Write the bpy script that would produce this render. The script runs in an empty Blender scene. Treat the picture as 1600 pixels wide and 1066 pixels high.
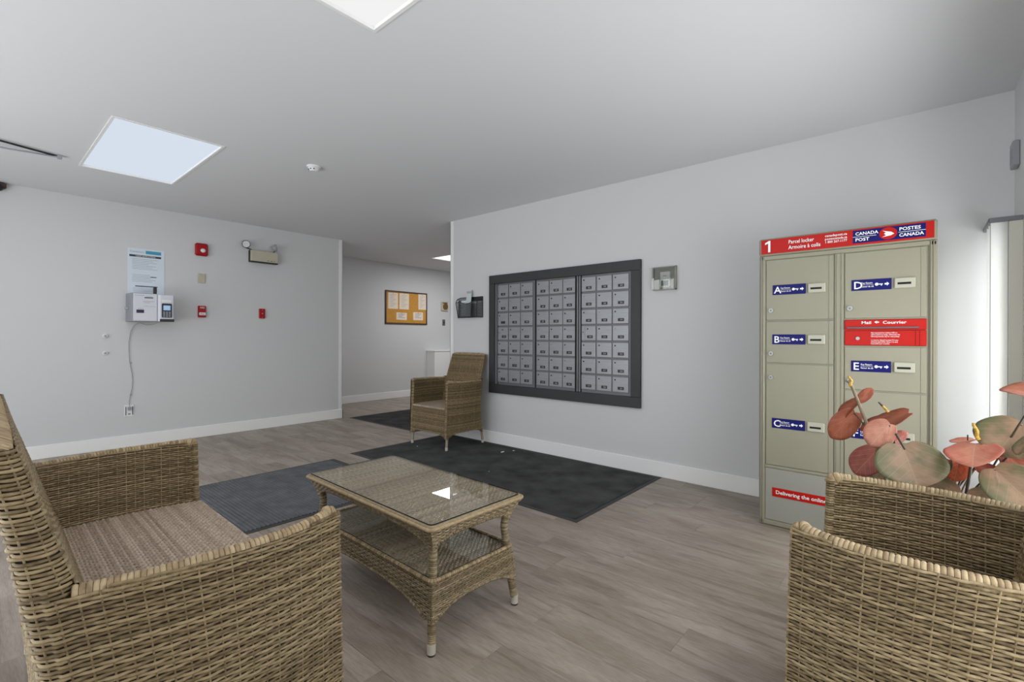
import bpy, bmesh, math, random
import numpy as np
from mathutils import Vector, Matrix
random.seed(7); rng = np.random.default_rng(5)
SC = bpy.context.scene; COL = SC.collection
PI = math.pi

# ------------------------------------------------------------------ camera
YAW, ROLL, F = 49.058, 0.1716, 742.0
H = 1.115
CR, CL, CA, CEIL = 3.652, 6.032, 7.269, 2.435      # right wall x, left wall y, alcove wall y, ceiling z
FW = -0.362                                         # front wall y
BX = -1.6                                           # back wall x
cam_d = bpy.data.cameras.new('camera'); cam = bpy.data.objects.new('camera', cam_d); COL.objects.link(cam)
cam_d.sensor_width = 36; cam_d.lens = 36 * F / 1600; cam_d.clip_start = .02
cam_d.shift_y = (526.8 - 533) / 1600
cam.matrix_world = (Matrix.Translation((0, 0, H)) @ Matrix.Rotation(-math.radians(YAW), 4, 'Z')
                    @ Matrix.Rotation(PI / 2, 4, 'X') @ Matrix.Rotation(math.radians(ROLL), 4, 'Z'))
SC.camera = cam

# ------------------------------------------------------------------ world, lights, exposure
w = bpy.data.worlds.new('world'); SC.world = w; w.use_nodes = True
bg = w.node_tree.nodes['Background']; bg.inputs[0].default_value = (.86, .93, 1, 1); bg.inputs[1].default_value = 2.2
SC.view_settings.view_transform = 'Standard'; SC.view_settings.look = 'None'
SC.view_settings.gamma = 1; SC.view_settings.use_curve_mapping = False
SC.view_settings.exposure = 0.0
SC.cycles.max_bounces = 10; SC.cycles.diffuse_bounces = 6; SC.cycles.transparent_max_bounces = 12
SC.cycles.sample_clamp_indirect = 6
SC.cycles.caustics_reflective = False; SC.cycles.caustics_refractive = False

def area(name, loc, rot, sx, sy, power, color=(1, 1, 1), spread=PI):
    l = bpy.data.lights.new(name, 'AREA'); l.shape = 'RECTANGLE'; l.size = sx; l.size_y = sy
    l.energy = power; l.color = color; l.spread = spread
    o = bpy.data.objects.new(name, l); COL.objects.link(o); o.location = loc; o.rotation_euler = rot
    return o
# daylight through the glazed back wall (behind the camera) and an added front window, and the ceiling troffers
area('back_window_daylight', (BX - .08, 2.6, 1.22), (0, -PI / 2, 0), 2.1, 5.0, 58, (1, .985, .965))
area('back_upward_fill', (BX - .25, 2.6, .10), (0, -PI / 2 - math.radians(48), 0), 1.3, 5.2, 76, (1, .985, .965))   # added fill, shines up as if off bright ground, to lift the ceiling
area('front_added_fill', (1.9, FW - .16, 1.02), (PI / 2, 0, 0), 2.2, 1.25, 43, (1, .985, .965))  # added fill behind the made-up front window
area('front_upward_fill', (1.9, FW - .30, .30), (PI / 2 + math.radians(42), 0, 0), 2.2, .7, 11, (1, .985, .965))  # added upward fill for the ceiling, no real source
area('side_light_daylight', (3.52, FW - .14, 1.0), (PI / 2, 0, math.radians(18)), .24, 1.3, 8.5, (1, 1, 1))

# ------------------------------------------------------------------ materials
def srgb(r, g, b):
    f = lambda c: (c / 255 / 12.92) if c <= 10.31475 else ((c / 255 + .055) / 1.055) ** 2.4
    return (f(r), f(g), f(b), 1)
def mat(name, col, rough=.6, metal=0, spec=.5, bump=None, var=None, emit=None, estr=0, coat=0):
    m = bpy.data.materials.new(name); m.use_nodes = True; nt = m.node_tree; b = nt.nodes['Principled BSDF']
    c = srgb(*col) if max(col) > 1.001 else (*col, 1)
    b.inputs['Base Color'].default_value = c; b.inputs['Roughness'].default_value = rough
    b.inputs['Metallic'].default_value = metal; b.inputs['Specular IOR Level'].default_value = spec
    if coat: b.inputs['Coat Weight'].default_value = coat
    if emit: b.inputs['Emission Color'].default_value = srgb(*emit); b.inputs['Emission Strength'].default_value = estr
    tc = nt.nodes.new('ShaderNodeTexCoord')
    if var:                       # (scale, amount, stretch)
        mp = nt.nodes.new('ShaderNodeMapping'); mp.inputs['Scale'].default_value = var[2]
        n = nt.nodes.new('ShaderNodeTexNoise'); n.inputs['Scale'].default_value = var[0]; n.inputs['Detail'].default_value = 4
        r = nt.nodes.new('ShaderNodeValToRGB'); a = var[1]
        r.color_ramp.elements[0].position = .3; r.color_ramp.elements[1].position = .7
        r.color_ramp.elements[0].color = (c[0] * (1 - a), c[1] * (1 - a), c[2] * (1 - a), 1)
        r.color_ramp.elements[1].color = (min(1, c[0] * (1 + a)), min(1, c[1] * (1 + a)), min(1, c[2] * (1 + a)), 1)
        nt.links.new(tc.outputs['Object'], mp.inputs[0]); nt.links.new(mp.outputs[0], n.inputs['Vector'])
        nt.links.new(n.outputs['Fac'], r.inputs[0]); nt.links.new(r.outputs[0], b.inputs['Base Color'])
    if bump:                      # (scale, strength, distance)
        n = nt.nodes.new('ShaderNodeTexNoise'); n.inputs['Scale'].default_value = bump[0]; n.inputs['Detail'].default_value = 3
        bp = nt.nodes.new('ShaderNodeBump'); bp.inputs['Strength'].default_value = bump[1]; bp.inputs['Distance'].default_value = bump[2]
        nt.links.new(tc.outputs['Object'], n.inputs['Vector'])
        nt.links.new(n.outputs['Fac'], bp.inputs['Height']); nt.links.new(bp.outputs[0], b.inputs['Normal'])
    return m
def glass_mat(name, tint=(.93, .96, .95), refl=1.0):
    m = bpy.data.materials.new(name); m.use_nodes = True; nt = m.node_tree; nt.nodes.clear()
    o = nt.nodes.new('ShaderNodeOutputMaterial'); mx = nt.nodes.new('ShaderNodeMixShader')
    t = nt.nodes.new('ShaderNodeBsdfTransparent'); t.inputs[0].default_value = (*tint, 1)
    g = nt.nodes.new('ShaderNodeBsdfGlossy'); g.inputs['Roughness'].default_value = .0
    lw = nt.nodes.new('ShaderNodeLayerWeight'); lw.inputs[0].default_value = .5          # thin pane: both of its surfaces reflect
    pw_ = nt.nodes.new('ShaderNodeMath'); pw_.operation = 'POWER'; pw_.inputs[1].default_value = 5; nt.links.new(lw.outputs['Facing'], pw_.inputs[0])
    f = nt.nodes.new('ShaderNodeMath'); f.operation = 'MULTIPLY_ADD'; f.inputs[1].default_value = .92; f.inputs[2].default_value = .07; nt.links.new(pw_.outputs[0], f.inputs[0])
    nt.links.new(f.outputs[0], mx.inputs[0]); nt.links.new(t.outputs[0], mx.inputs[1]); nt.links.new(g.outputs[0], mx.inputs[2])
    nt.links.new(mx.outputs[0], o.inputs[0]); return m
def emis(name, col, s):
    m = bpy.data.materials.new(name); m.use_nodes = True; nt = m.node_tree; nt.nodes.clear()
    o = nt.nodes.new('ShaderNodeOutputMaterial'); e = nt.nodes.new('ShaderNodeEmission')
    e.inputs[0].default_value = srgb(*col); e.inputs[1].default_value = s; nt.links.new(e.outputs[0], o.inputs[0]); return m

M = {}
M['wall'] = mat('wall_paint', (206, 206, 207), .75, bump=(260, .06, .002))
M['ceiling'] = mat('ceiling_paint', (220, 221, 224), .85, bump=(180, .05, .002))
M['white'] = mat('white_trim_paint', (236, 236, 235), .45)
M['white_plastic'] = mat('white_plastic', (225, 226, 226), .4)
M['charcoal'] = mat('charcoal_painted_wood', (47, 47, 50), .5, var=(3, .06, (1, 12, 1)))
M['silver'] = mat('brushed_aluminium', (150, 151, 155), .42, .6, var=(6, .06, (1, 1, 14)))
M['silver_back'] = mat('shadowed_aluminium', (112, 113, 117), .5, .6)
M['silver_dark'] = mat('dull_aluminium_channel', (120, 122, 126), .45, .7)
M['black'] = mat('black_plastic', (26, 27, 30), .45)
M['dark_gap'] = mat('dark_void', (18, 18, 18), .9)
M['print_white'] = mat('white_print', (232, 232, 232), .6)
M['print_dark'] = mat('dark_print', (40, 44, 60), .6)
M['print_grey'] = mat('grey_print', (160, 164, 172), .6)
M['locker'] = mat('greige_powder_coat', (140, 136, 118), .42, 0, .4, var=(2.5, .03, (1, 1, 1)), bump=(500, .05, .001))
M['locker_lower'] = mat('glossy_greige_panel', (146, 145, 136), .22, 0, .5)
M['chrome'] = mat('chrome', (165, 165, 162), .42, .8)
M['red'] = mat('post_red', (172, 16, 6), .4, 0, .25)
M['red_fire'] = mat('fire_alarm_red', (160, 10, 18), .4, 0, .3)
M['navy'] = mat('navy_print', (10, 14, 92), .45, 0, .2)
M['beige'] = mat('beige_plastic', (186, 180, 160), .45)
M['teal'] = mat('teal_print', (62, 150, 180), .5)
M['paper_blue'] = mat('pale_blue_paper', (212, 222, 232), .6)
M['paper'] = mat('cream_paper', (232, 216, 196), .8)
M['cork'] = mat('cork', (196, 142, 62), .9, var=(60, .16, (1, 1, 1)), bump=(200, .3, .002))
M['dark_wood'] = mat('dark_wood', (72, 50, 34), .5)
M['grey_plastic'] = mat('grey_plastic', (150, 152, 156), .45)
M['machine'] = mat('light_grey_enamel', (205, 207, 214), .35)
M['machine_side'] = mat('mid_grey_enamel', (140, 143, 150), .45)
M['screen'] = mat('terminal_screen', (150, 180, 210), .2, emit=(150, 185, 220), estr=.25)
M['clear'] = glass_mat('clear_cover', (.86, .87, .85))
M['glass'] = glass_mat('table_glass', (.95, .962, .95))
M['glass_edge'] = mat('green_glass_edge', (34, 44, 40), .15)
M['window_glass'] = glass_mat('window_glass', (.97, .98, .98))
M['brass'] = mat('brass', (150, 115, 60), .35, .7)
M['cap'] = mat('brushed_steel_foot', (205, 200, 188), .3, .35)
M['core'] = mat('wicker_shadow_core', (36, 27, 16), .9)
M['mat_dark'] = mat('charcoal_ribbed_carpet', (74, 74, 73), .95, 0, .1, var=(5, .34, (1, 1, 1)), bump=(450, .8, .004))
M['mat_grey'] = mat('grey_ribbed_carpet', (98, 99, 102), .95, 0, .1, var=(9, .2, (1, 1, 1)), bump=(450, .7, .004))
M['rubber'] = mat('black_rubber', (60, 60, 60), .7)
M['pot'] = mat('planter_glaze', (90, 80, 70), .4)
M['soil'] = mat('soil', (50, 40, 30), 1)
M['stem'] = mat('plant_stem', (120, 104, 84), .7, var=(60, .2, (1, 1, 1)))
M['dark_stem'] = mat('dark_plant_stem', (62, 50, 38), .6)
M['gold'] = mat('golden_spadix', (186, 150, 60), .6, var=(150, .4, (1, 1, 1)))
M['vane'] = None

def wicker_mat(name, c1, c2, c3, rough=.5):
    m = bpy.data.materials.new(name); m.use_nodes = True; nt = m.node_tree; b = nt.nodes['Principled BSDF']
    b.inputs['Roughness'].default_value = rough; b.inputs['Specular IOR Level'].default_value = .35
    tc = nt.nodes.new('ShaderNodeTexCoord'); geo = nt.nodes.new('ShaderNodeNewGeometry')
    n = nt.nodes.new('ShaderNodeTexNoise'); n.inputs['Scale'].default_value = 75; n.inputs['Detail'].default_value = 3
    nt.links.new(tc.outputs['Object'], n.inputs['Vector'])
    ad = nt.nodes.new('ShaderNodeMath'); ad.operation = 'MULTIPLY_ADD'; ad.inputs[1].default_value = .38
    nt.links.new(geo.outputs['Random Per Island'], ad.inputs[0]); 
    sc = nt.nodes.new('ShaderNodeMath'); sc.operation = 'MULTIPLY'; sc.inputs[1].default_value = .62
    nt.links.new(n.outputs['Fac'], sc.inputs[0]); nt.links.new(sc.outputs[0], ad.inputs[2])
    r = nt.nodes.new('ShaderNodeValToRGB'); e = r.color_ramp.elements
    e[0].position = .22; e[0].color = srgb(*c1); e[1].position = .72; e[1].color = srgb(*c3)
    x = r.color_ramp.elements.new(.46); x.color = srgb(*c2)
    nt.links.new(ad.outputs[0], r.inputs[0]); nt.links.new(r.outputs[0], b.inputs['Base Color']); return m
M['wicker'] = wicker_mat('honey_grey_wicker', (88, 73, 49), (125, 107, 77), (158, 139, 106))
M['wicker_rim'] = wicker_mat('pale_wicker_wrap', (122, 103, 75), (154, 133, 101), (182, 161, 128))
M['wicker_seat'] = wicker_mat('sheen_grey_seat_wicker', (136, 119, 100), (166, 148, 129), (190, 173, 155), .42)  # same wicker as the arms: seat sheen put into a paler, greyer colour
M['wicker_table'] = wicker_mat('taupe_table_wicker', (102, 88, 64), (136, 120, 92), (166, 149, 120))
M['wicker_top'] = wicker_mat('greyed_top_wicker', (124, 112, 92), (158, 144, 122), (186, 172, 150), .42)

def floor_mat(name):
    m = bpy.data.materials.new(name); m.use_nodes = True; nt = m.node_tree; b = nt.nodes['Principled BSDF']; L = nt.links.new
    tc = nt.nodes.new('ShaderNodeTexCoord'); oi = nt.nodes.new('ShaderNodeObjectInfo')
    cb = nt.nodes.new('ShaderNodeCombineXYZ'); mu = nt.nodes.new('ShaderNodeMath'); mu.operation = 'MULTIPLY'; mu.inputs[1].default_value = 37
    L(oi.outputs['Random'], mu.inputs[0]); L(mu.outputs[0], cb.inputs[2]); L(mu.outputs[0], cb.inputs[1])
    va = nt.nodes.new('ShaderNodeVectorMath'); va.operation = 'ADD'; L(tc.outputs['Object'], va.inputs[0]); L(cb.outputs[0], va.inputs[1])
    def noise(scale, sx, sy, det, dist=0):
        mp = nt.nodes.new('ShaderNodeMapping'); mp.inputs['Scale'].default_value = (sx, sy, 1)
        n = nt.nodes.new('ShaderNodeTexNoise'); n.inputs['Scale'].default_value = scale; n.inputs['Detail'].default_value = det
        n.inputs['Distortion'].default_value = dist; L(va.outputs[0], mp.inputs[0]); L(mp.outputs[0], n.inputs['Vector']); return n
    broad = noise(2.2, 2.6, .7, 3, .6); grain = noise(5, 5.5, .55, 5, 1.0); fine = noise(40, 6, .5, 3)
    knots = noise(3.0, 2.6, 1.1, 2, 0)
    r1 = nt.nodes.new('ShaderNodeValToRGB'); e = r1.color_ramp.elements
    e[0].position = .3; e[0].color = srgb(140, 127, 115); e[1].position = .64; e[1].color = srgb(172, 160, 149); L(broad.outputs['Fac'], r1.inputs[0])
    r2 = nt.nodes.new('ShaderNodeValToRGB'); e = r2.color_ramp.elements
    e[0].position = .3; e[0].color = srgb(104, 92, 83); e[1].position = .52; e[1].color = (1, 1, 1, 1)
    x = e.new(.4); x.color = srgb(206, 200, 194); L(grain.outputs['Fac'], r2.inputs[0])
    m1 = nt.nodes.new('ShaderNodeMixRGB'); m1.blend_type = 'MULTIPLY'; m1.inputs[0].default_value = .38
    L(r1.outputs[0], m1.inputs[1]); L(r2.outputs[0], m1.inputs[2])
    r3 = nt.nodes.new('ShaderNodeValToRGB'); e = r3.color_ramp.elements
    e[0].position = .36; e[0].color = srgb(186, 180, 174); e[1].position = .6; e[1].color = (1, 1, 1, 1); L(fine.outputs['Fac'], r3.inputs[0])
    m2 = nt.nodes.new('ShaderNodeMixRGB'); m2.blend_type = 'MULTIPLY'; m2.inputs[0].default_value = .35
    L(m1.outputs[0], m2.inputs[1]); L(r3.outputs[0], m2.inputs[2])
    r4 = nt.nodes.new('ShaderNodeValToRGB'); e = r4.color_ramp.elements     # sparse dark knots
    e[0].position = .2; e[0].color = srgb(70, 60, 52); e[1].position = .27; e[1].color = (1, 1, 1, 1); L(knots.outputs['Fac'], r4.inputs[0])
    m3 = nt.nodes.new('ShaderNodeMixRGB'); m3.blend_type = 'MULTIPLY'; m3.inputs[0].default_value = .7
    L(m2.outputs[0], m3.inputs[1]); L(r4.outputs[0], m3.inputs[2])
    hs = nt.nodes.new('ShaderNodeHueSaturation'); mr = nt.nodes.new('ShaderNodeMapRange')
    mr.inputs['To Min'].default_value = .9; mr.inputs['To Max'].default_value = 1.06; L(oi.outputs['Random'], mr.inputs[0])
    L(mr.outputs[0], hs.inputs['Value']); L(m3.outputs[0], hs.inputs['Color']); L(hs.outputs[0], b.inputs['Base Color'])
    b.inputs['Roughness'].default_value = .42; b.inputs['Specular IOR Level'].default_value = .4
    bp = nt.nodes.new('ShaderNodeBump'); bp.inputs['Strength'].default_value = .12; bp.inputs['Distance'].default_value = .002
    L(grain.outputs['Fac'], bp.inputs['Height']); L(bp.outputs[0], b.inputs['Normal']); return m
M['floor'] = floor_mat('grey_brown_vinyl_plank')
M['subfloor'] = mat('plank_joint', (70, 62, 56), .8)

def leaf_mat(name, edge, mid, vein):
    m = bpy.data.materials.new(name); m.use_nodes = True; nt = m.node_tree; b = nt.nodes['Principled BSDF']; L = nt.links.new
    uv = nt.nodes.new('ShaderNodeTexCoord'); sp = nt.nodes.new('ShaderNodeSeparateXYZ'); L(uv.outputs['UV'], sp.inputs[0])
    def mth(op, a, b_=None):
        n = nt.nodes.new('ShaderNodeMath'); n.operation = op
        for i, v in enumerate((a, b_)):
            if v is None: continue
            if isinstance(v, (int, float)): n.inputs[i].default_value = v
            else: L(v, n.inputs[i])
        return n.outputs[0]
    ax = mth('ABSOLUTE', mth('SUBTRACT', sp.outputs[0], .5))
    midrib = mth('LESS_THAN', ax, .012)
    s = mth('FRACT', mth('MULTIPLY', mth('SUBTRACT', sp.outputs[1], mth('MULTIPLY', ax, 1.0)), 5.0))
    side = mth('LESS_THAN', s, .075)
    v = mth('MAXIMUM', midrib, side)
    n = nt.nodes.new('ShaderNodeTexNoise'); n.inputs['Scale'].default_value = 3.5; n.inputs['Detail'].default_value = 5
    L(uv.outputs['UV'], n.inputs['Vector'])
    g = mth('ADD', mth('MULTIPLY', ax, 1.3), mth('MULTIPLY', mth('SUBTRACT', n.outputs['Fac'], .5), 1.3))
    r = nt.nodes.new('ShaderNodeValToRGB'); r.color_ramp.elements[0].position = .08; r.color_ramp.elements[0].color = srgb(*mid)
    r.color_ramp.elements[1].position = .5; r.color_ramp.elements[1].color = srgb(*edge); L(g, r.inputs[0])
    mx = nt.nodes.new('ShaderNodeMixRGB'); L(mth('MULTIPLY', v, .38), mx.inputs[0]); L(r.outputs[0], mx.inputs[1]); mx.inputs[2].default_value = srgb(*vein)
    L(mx.outputs[0], b.inputs['Base Color']); b.inputs['Roughness'].default_value = .55; b.inputs['Specular IOR Level'].default_value = .35
    bp = nt.nodes.new('ShaderNodeBump'); bp.inputs['Strength'].default_value = .4; bp.inputs['Distance'].default_value = .003
    L(mth('ADD', v, n.outputs['Fac']), bp.inputs['Height']); L(bp.outputs[0], b.inputs['Normal']); return m
M['olive'] = leaf_mat('olive_leaf', (92, 90, 62), (132, 108, 86), (146, 128, 98))
M['rust'] = leaf_mat('rust_leaf', (124, 64, 42), (146, 82, 58), (160, 100, 74))
M['red_leaf'] = leaf_mat('dark_red_leaf', (130, 66, 56), (150, 84, 70), (186, 130, 110))
M['pink'] = leaf_mat('dusty_pink_leaf', (156, 98, 80), (176, 124, 104), (192, 146, 124))
M['coral'] = leaf_mat('coral_leaf', (168, 92, 76), (178, 118, 96), (192, 148, 120))
M['orange'] = leaf_mat('orange_leaf', (196, 92, 52), (150, 72, 44), (206, 130, 84))

# ------------------------------------------------------------------ mesh helpers
class MB:
    def __init__(s): s.v = []; s.f = []; s.mi = []; s.sm = []; s.m = 0; s.n = 0
    def add(s, verts, faces, mi=None, smooth=False):
        verts = np.asarray(verts, float).reshape(-1, 3)
        s.v.append(verts)
        for f in faces: s.f.append([i + s.n for i in f]); s.mi.append(s.m if mi is None else mi); s.sm.append(smooth)
        s.n += len(verts)
    def box(s, a, b, c=0.0, mi=None):
        a = np.minimum(a, b).astype(float) if False else np.array([min(x, y) for x, y in zip(a, b)]); b = np.array([max(x, y) for x, y in zip(a, b)]) if False else b
        return s
    def cube(s, p, q, bev=0.0, mi=None):
        lo = np.array([min(x, y) for x, y in zip(p, q)], float); hi = np.array([max(x, y) for x, y in zip(p, q)], float)
        if bev <= 0:
            V = [(x, y, z) for z in (lo[2], hi[2]) for y in (lo[1], hi[1]) for x in (lo[0], hi[0])]
            s.add(V, [(0, 2, 3, 1), (4, 5, 7, 6), (0, 1, 5, 4), (2, 6, 7, 3), (0, 4, 6, 2), (1, 3, 7, 5)], mi)
        else:
            b = min(bev, .49 * min(hi - lo)); V = []; idx = {}
            for i in range(8):
                c = [hi[k] if i >> k & 1 else lo[k] for k in range(3)]; sg = [-1 if i >> k & 1 else 1 for k in range(3)]
                for ax in range(3):
                    q_ = [c[k] + (0 if k == ax else sg[k] * b) for k in range(3)]
                    idx[i, ax] = len(V); V.append(q_)
            Fc = []
            for ax in range(3):
                o = [k for k in range(3) if k != ax]
                for side in (0, 1):
                    q4 = [(side << ax) | (a << o[0]) | (b_ << o[1]) for a, b_ in ((0, 0), (1, 0), (1, 1), (0, 1))]
                    f = [idx[i, ax] for i in q4]
                    Fc.append(f)
            for ax in range(3):           # edges along ax
                o = [k for k in range(3) if k != ax]
                for a in (0, 1):
                    for b_ in (0, 1):
                        i0 = (a << o[0]) | (b_ << o[1]); i1 = i0 | (1 << ax)
                        Fc.append([idx[i0, o[0]], idx[i0, o[1]], idx[i1, o[1]], idx[i1, o[0]]])
            for i in range(8): Fc.append([idx[i, 0], idx[i, 1], idx[i, 2]])
            V = np.array(V); cen = (lo + hi) / 2; out = []
            for f in Fc:
                P = V[f]; nrm = np.cross(P[1] - P[0], P[2] - P[0])
                out.append(f if np.dot(nrm, P.mean(0) - cen) > 0 else f[::-1])
            s.add(V, out, mi)
        return s
    def cyl(s, c, r, h, axis=2, n=16, r2=None, mi=None, smooth=True, sgn=1):
        r2 = r if r2 is None else r2; e = [k for k in range(3) if k != axis]; V = []
        for k, (rr, t) in enumerate(((r, 0), (r2, h))):
            for i in range(n):
                a = 2 * PI * i / n; p = [0, 0, 0]; p[e[0]] = c[e[0]] + rr * math.cos(a); p[e[1]] = c[e[1]] + rr * math.sin(a); p[axis] = c[axis] + t; V.append(p)
        s.add(V, [(i, (i + 1) % n, n + (i + 1) % n, n + i) for i in range(n)], mi, smooth)
        s.add(V, [list(range(n))[::-1], list(range(n, 2 * n))], mi); return s
    def prism(s, poly, axis, a, b, mi=None):
        """poly: 2-D points in the other two axes (ascending order), extruded from a to b"""
        e = [k for k in range(3) if k != axis]; n = len(poly); V = []
        for t in (a, b):
            for p in poly:
                q = [0, 0, 0]; q[e[0]] = p[0]; q[e[1]] = p[1]; q[axis] = t; V.append(q)
        s.add(V, [(i, (i + 1) % n, n + (i + 1) % n, n + i) for i in range(n)] + [list(range(n))[::-1], list(range(n, 2 * n))], mi); return s
    def tube(s, pts, r, n=8, mi=None, caps=True):
        pts = np.array(pts, float); m = len(pts); r = np.broadcast_to(np.array(r, float), (m,))
        T = np.gradient(pts, axis=0); T /= np.linalg.norm(T, axis=1)[:, None] + 1e-12
        ref = np.array([0, 0, 1.]) if abs(T[0, 2]) < .9 else np.array([1., 0, 0]); V = np.zeros((m, n, 3)); u = np.cross(T[0], ref); u /= np.linalg.norm(u)
        a = np.arange(n) * 2 * PI / n
        for i in range(m):
            u = u - T[i] * np.dot(u, T[i]); u /= np.linalg.norm(u) + 1e-12; v_ = np.cross(T[i], u)
            V[i] = pts[i] + r[i] * (np.cos(a)[:, None] * u + np.sin(a)[:, None] * v_)
        Fc = [(i * n + j, i * n + (j + 1) % n, (i + 1) * n + (j + 1) % n, (i + 1) * n + j) for i in range(m - 1) for j in range(n)]
        s.add(V.reshape(-1, 3), Fc, mi, True)
        if caps: s.add(np.concatenate([V[0], V[-1]]), [list(range(n))[::-1], list(range(n, 2 * n))], mi)
        return s
    def sphere(s, c, r, sc=(1, 1, 1), n=12, m=8, mi=None):
        V = []; Fc = []
        for i in range(m + 1):
            t = PI * i / m
            for j in range(n): a = 2 * PI * j / n; V.append((c[0] + r * sc[0] * math.sin(t) * math.cos(a), c[1] + r * sc[1] * math.sin(t) * math.sin(a), c[2] + r * sc[2] * math.cos(t)))
        for i in range(m):
            for j in range(n): Fc.append((i * n + j, (i + 1) * n + j, (i + 1) * n + (j + 1) % n, i * n + (j + 1) % n))
        s.add(V, Fc, mi, True); return s
    def text(s, txt, org, right, up, size, mi=None, bold=0.0, depth=.0006, sx=1.0, align='l', w=None):
        vs, fs, wd = glyphs(txt, bold)
        if w: sx = w / (wd * size)
        if not len(vs): return s
        off = {'l': 0, 'c': -wd / 2, 'r': -wd}[align]
        org = np.array(org, float); right = np.array(right, float); up = np.array(up, float); nrm = np.cross(right, up)
        P = org + (vs[:, :1] + off) * size * sx * right + vs[:, 1:2] * size * up + depth * nrm
        s.add(P, fs, mi); return s
    def mesh(s, name, mats):
        me = bpy.data.meshes.new(name)
        V = np.concatenate(s.v) if s.v else np.zeros((0, 3))
        me.from_pydata(V.tolist(), [], s.f)
        for m in mats: me.materials.append(m)
        me.polygons.foreach_set('material_index', s.mi); me.polygons.foreach_set('use_smooth', s.sm); me.update(); return me
_g = {}
def glyphs(txt, bold):
    k = (txt, bold)
    if k in _g: return _g[k]
    cu = bpy.data.curves.new('t', 'FONT'); cu.body = txt; cu.size = 1; cu.offset = bold; cu.resolution_u = 2
    o = bpy.data.objects.new('t', cu); COL.objects.link(o)
    dg = bpy.context.evaluated_depsgraph_get(); me = bpy.data.meshes.new_from_object(o.evaluated_get(dg))
    vs = np.array([(v.co.x, v.co.y) for v in me.vertices]).reshape(-1, 2); fs = [list(p.vertices) for p in me.polygons]
    bpy.data.objects.remove(o); bpy.data.meshes.remove(me); bpy.data.curves.remove(cu)
    wd = vs[:, 0].max() if len(vs) else 0
    _g[k] = (vs, fs, wd); return _g[k]

ORG = {}
def tag(o, label=None, cat=None, group=None, kind=None):
    if label: o['label'] = label
    if cat: o['category'] = cat
    if group: o['group'] = group
    if kind: o['kind'] = kind
    return o
def thing(name, loc, label, cat, group=None, rz=0):
    o = bpy.data.objects.new(name, None); COL.objects.link(o); o.location = loc; o.rotation_euler = (0, 0, rz)
    o.empty_display_size = .05; ORG[o.name] = np.array(loc, float); return tag(o, label, cat, group)
def obj(name, mb, mats, parent=None, local=False, label=None):
    """mesh object; its vertices are given in world coordinates unless local, and stored relative to the parent's base"""
    mats = mats if isinstance(mats, (list, tuple)) else [mats]
    if isinstance(mb, bpy.types.Mesh): me = mb
    else:
        if parent is not None and not local:
            o_ = ORG.get(parent.name, np.zeros(3)); mb.v = [v - o_ for v in mb.v]
        me = mb.mesh(name, mats)
    o = bpy.data.objects.new(name, me); COL.objects.link(o)
    if parent is not None: o.parent = parent; ORG[o.name] = ORG.get(parent.name, np.zeros(3))
    if label: o['label'] = label
    return o
def single(name, mb, mats, base, label, cat, group=None):
    """a thing that is one mesh, with its origin at base"""
    mb.v = [v - np.array(base, float) for v in mb.v]
    o = obj(name, mb, mats); o.location = base; ORG[o.name] = np.array(base, float); return tag(o, label, cat, group)
def struct(name, mb, mats, parent=None):
    o = obj(name, mb, mats, parent); 
    if parent is None: o['kind'] = 'structure'; ORG[o.name] = np.zeros(3)
    return o

# ------------------------------------------------------------------ the room
T = .12
m = MB(); m.cube((BX - T, FW - T, -.12), (8.2, 7.5, -.004)); floor = struct('floor', m, [M['subfloor']])
pw, plen = .181, 1.22
def planks(x0, x1, y0, y1, seed):
    r = random.Random(seed); cache = {}; x = x0; k = 0
    while x < x1 - .01:
        xe = min(x + pw, x1); y = y0 - r.choice([.18, .37, .52, .71, .93, 1.08]); k += 1
        while y < y1 - .01:
            a, b = max(y, y0), min(y + plen, y1)
            if b - a > .03:
                key = (round(xe - x, 3), round(b - a, 3))
                if key not in cache:
                    mb = MB(); mb.cube((-key[0] / 2 + .0003, -key[1] / 2 + .0003, -.004), (key[0] / 2 - .0003, key[1] / 2 - .0003, 0), .0007)
                    cache[key] = mb.mesh('plank', [M['floor']])
                o = bpy.data.objects.new('plank', cache[key]); COL.objects.link(o); o.parent = floor; o.location = ((x + xe) / 2, (a + b) / 2, 0)
            y += plen
        x += pw
planks(-.35, CR, FW, CL, 3)
planks(CR, 6.9, 4.15, CA, 5)
planks(3.39, CR, CL, CA, 8)
m = MB(); m.cube((BX, FW, -.0035), (-.35, CL, -.0002)); m.cube((6.9, 4.15, -.0035), (8, CA, -.0002))
struct('floor_far_planks', m, [M['floor']], floor)

# ceiling with recesses for the light panels
LX = [(.576, 1.187, 3.675, 4.945), (.56, 1.164, .53, 1.802), (5.11, 6.38, 5.64, 6.25)]
def slab_with_holes(mb, x0, x1, y0, y1, z0, z1, holes):
    xs = sorted({x0, x1, *[h[0] for h in holes], *[h[1] for h in holes]}); ys = sorted({y0, y1, *[h[2] for h in holes], *[h[3] for h in holes]})
    for i in range(len(xs) - 1):
        for j in range(len(ys) - 1):
            cx, cy = (xs[i] + xs[i + 1]) / 2, (ys[j] + ys[j + 1]) / 2
            if any(h[0] < cx < h[1] and h[2] < cy < h[3] for h in holes): continue
            mb.cube((xs[i], ys[j], z0), (xs[i + 1], ys[j + 1], z1))
m = MB(); slab_with_holes(m, BX - T, 8.2, FW - T, 7.5, CEIL, CEIL + .1, LX); struct('ceiling', m, [M['ceiling']])
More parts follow.
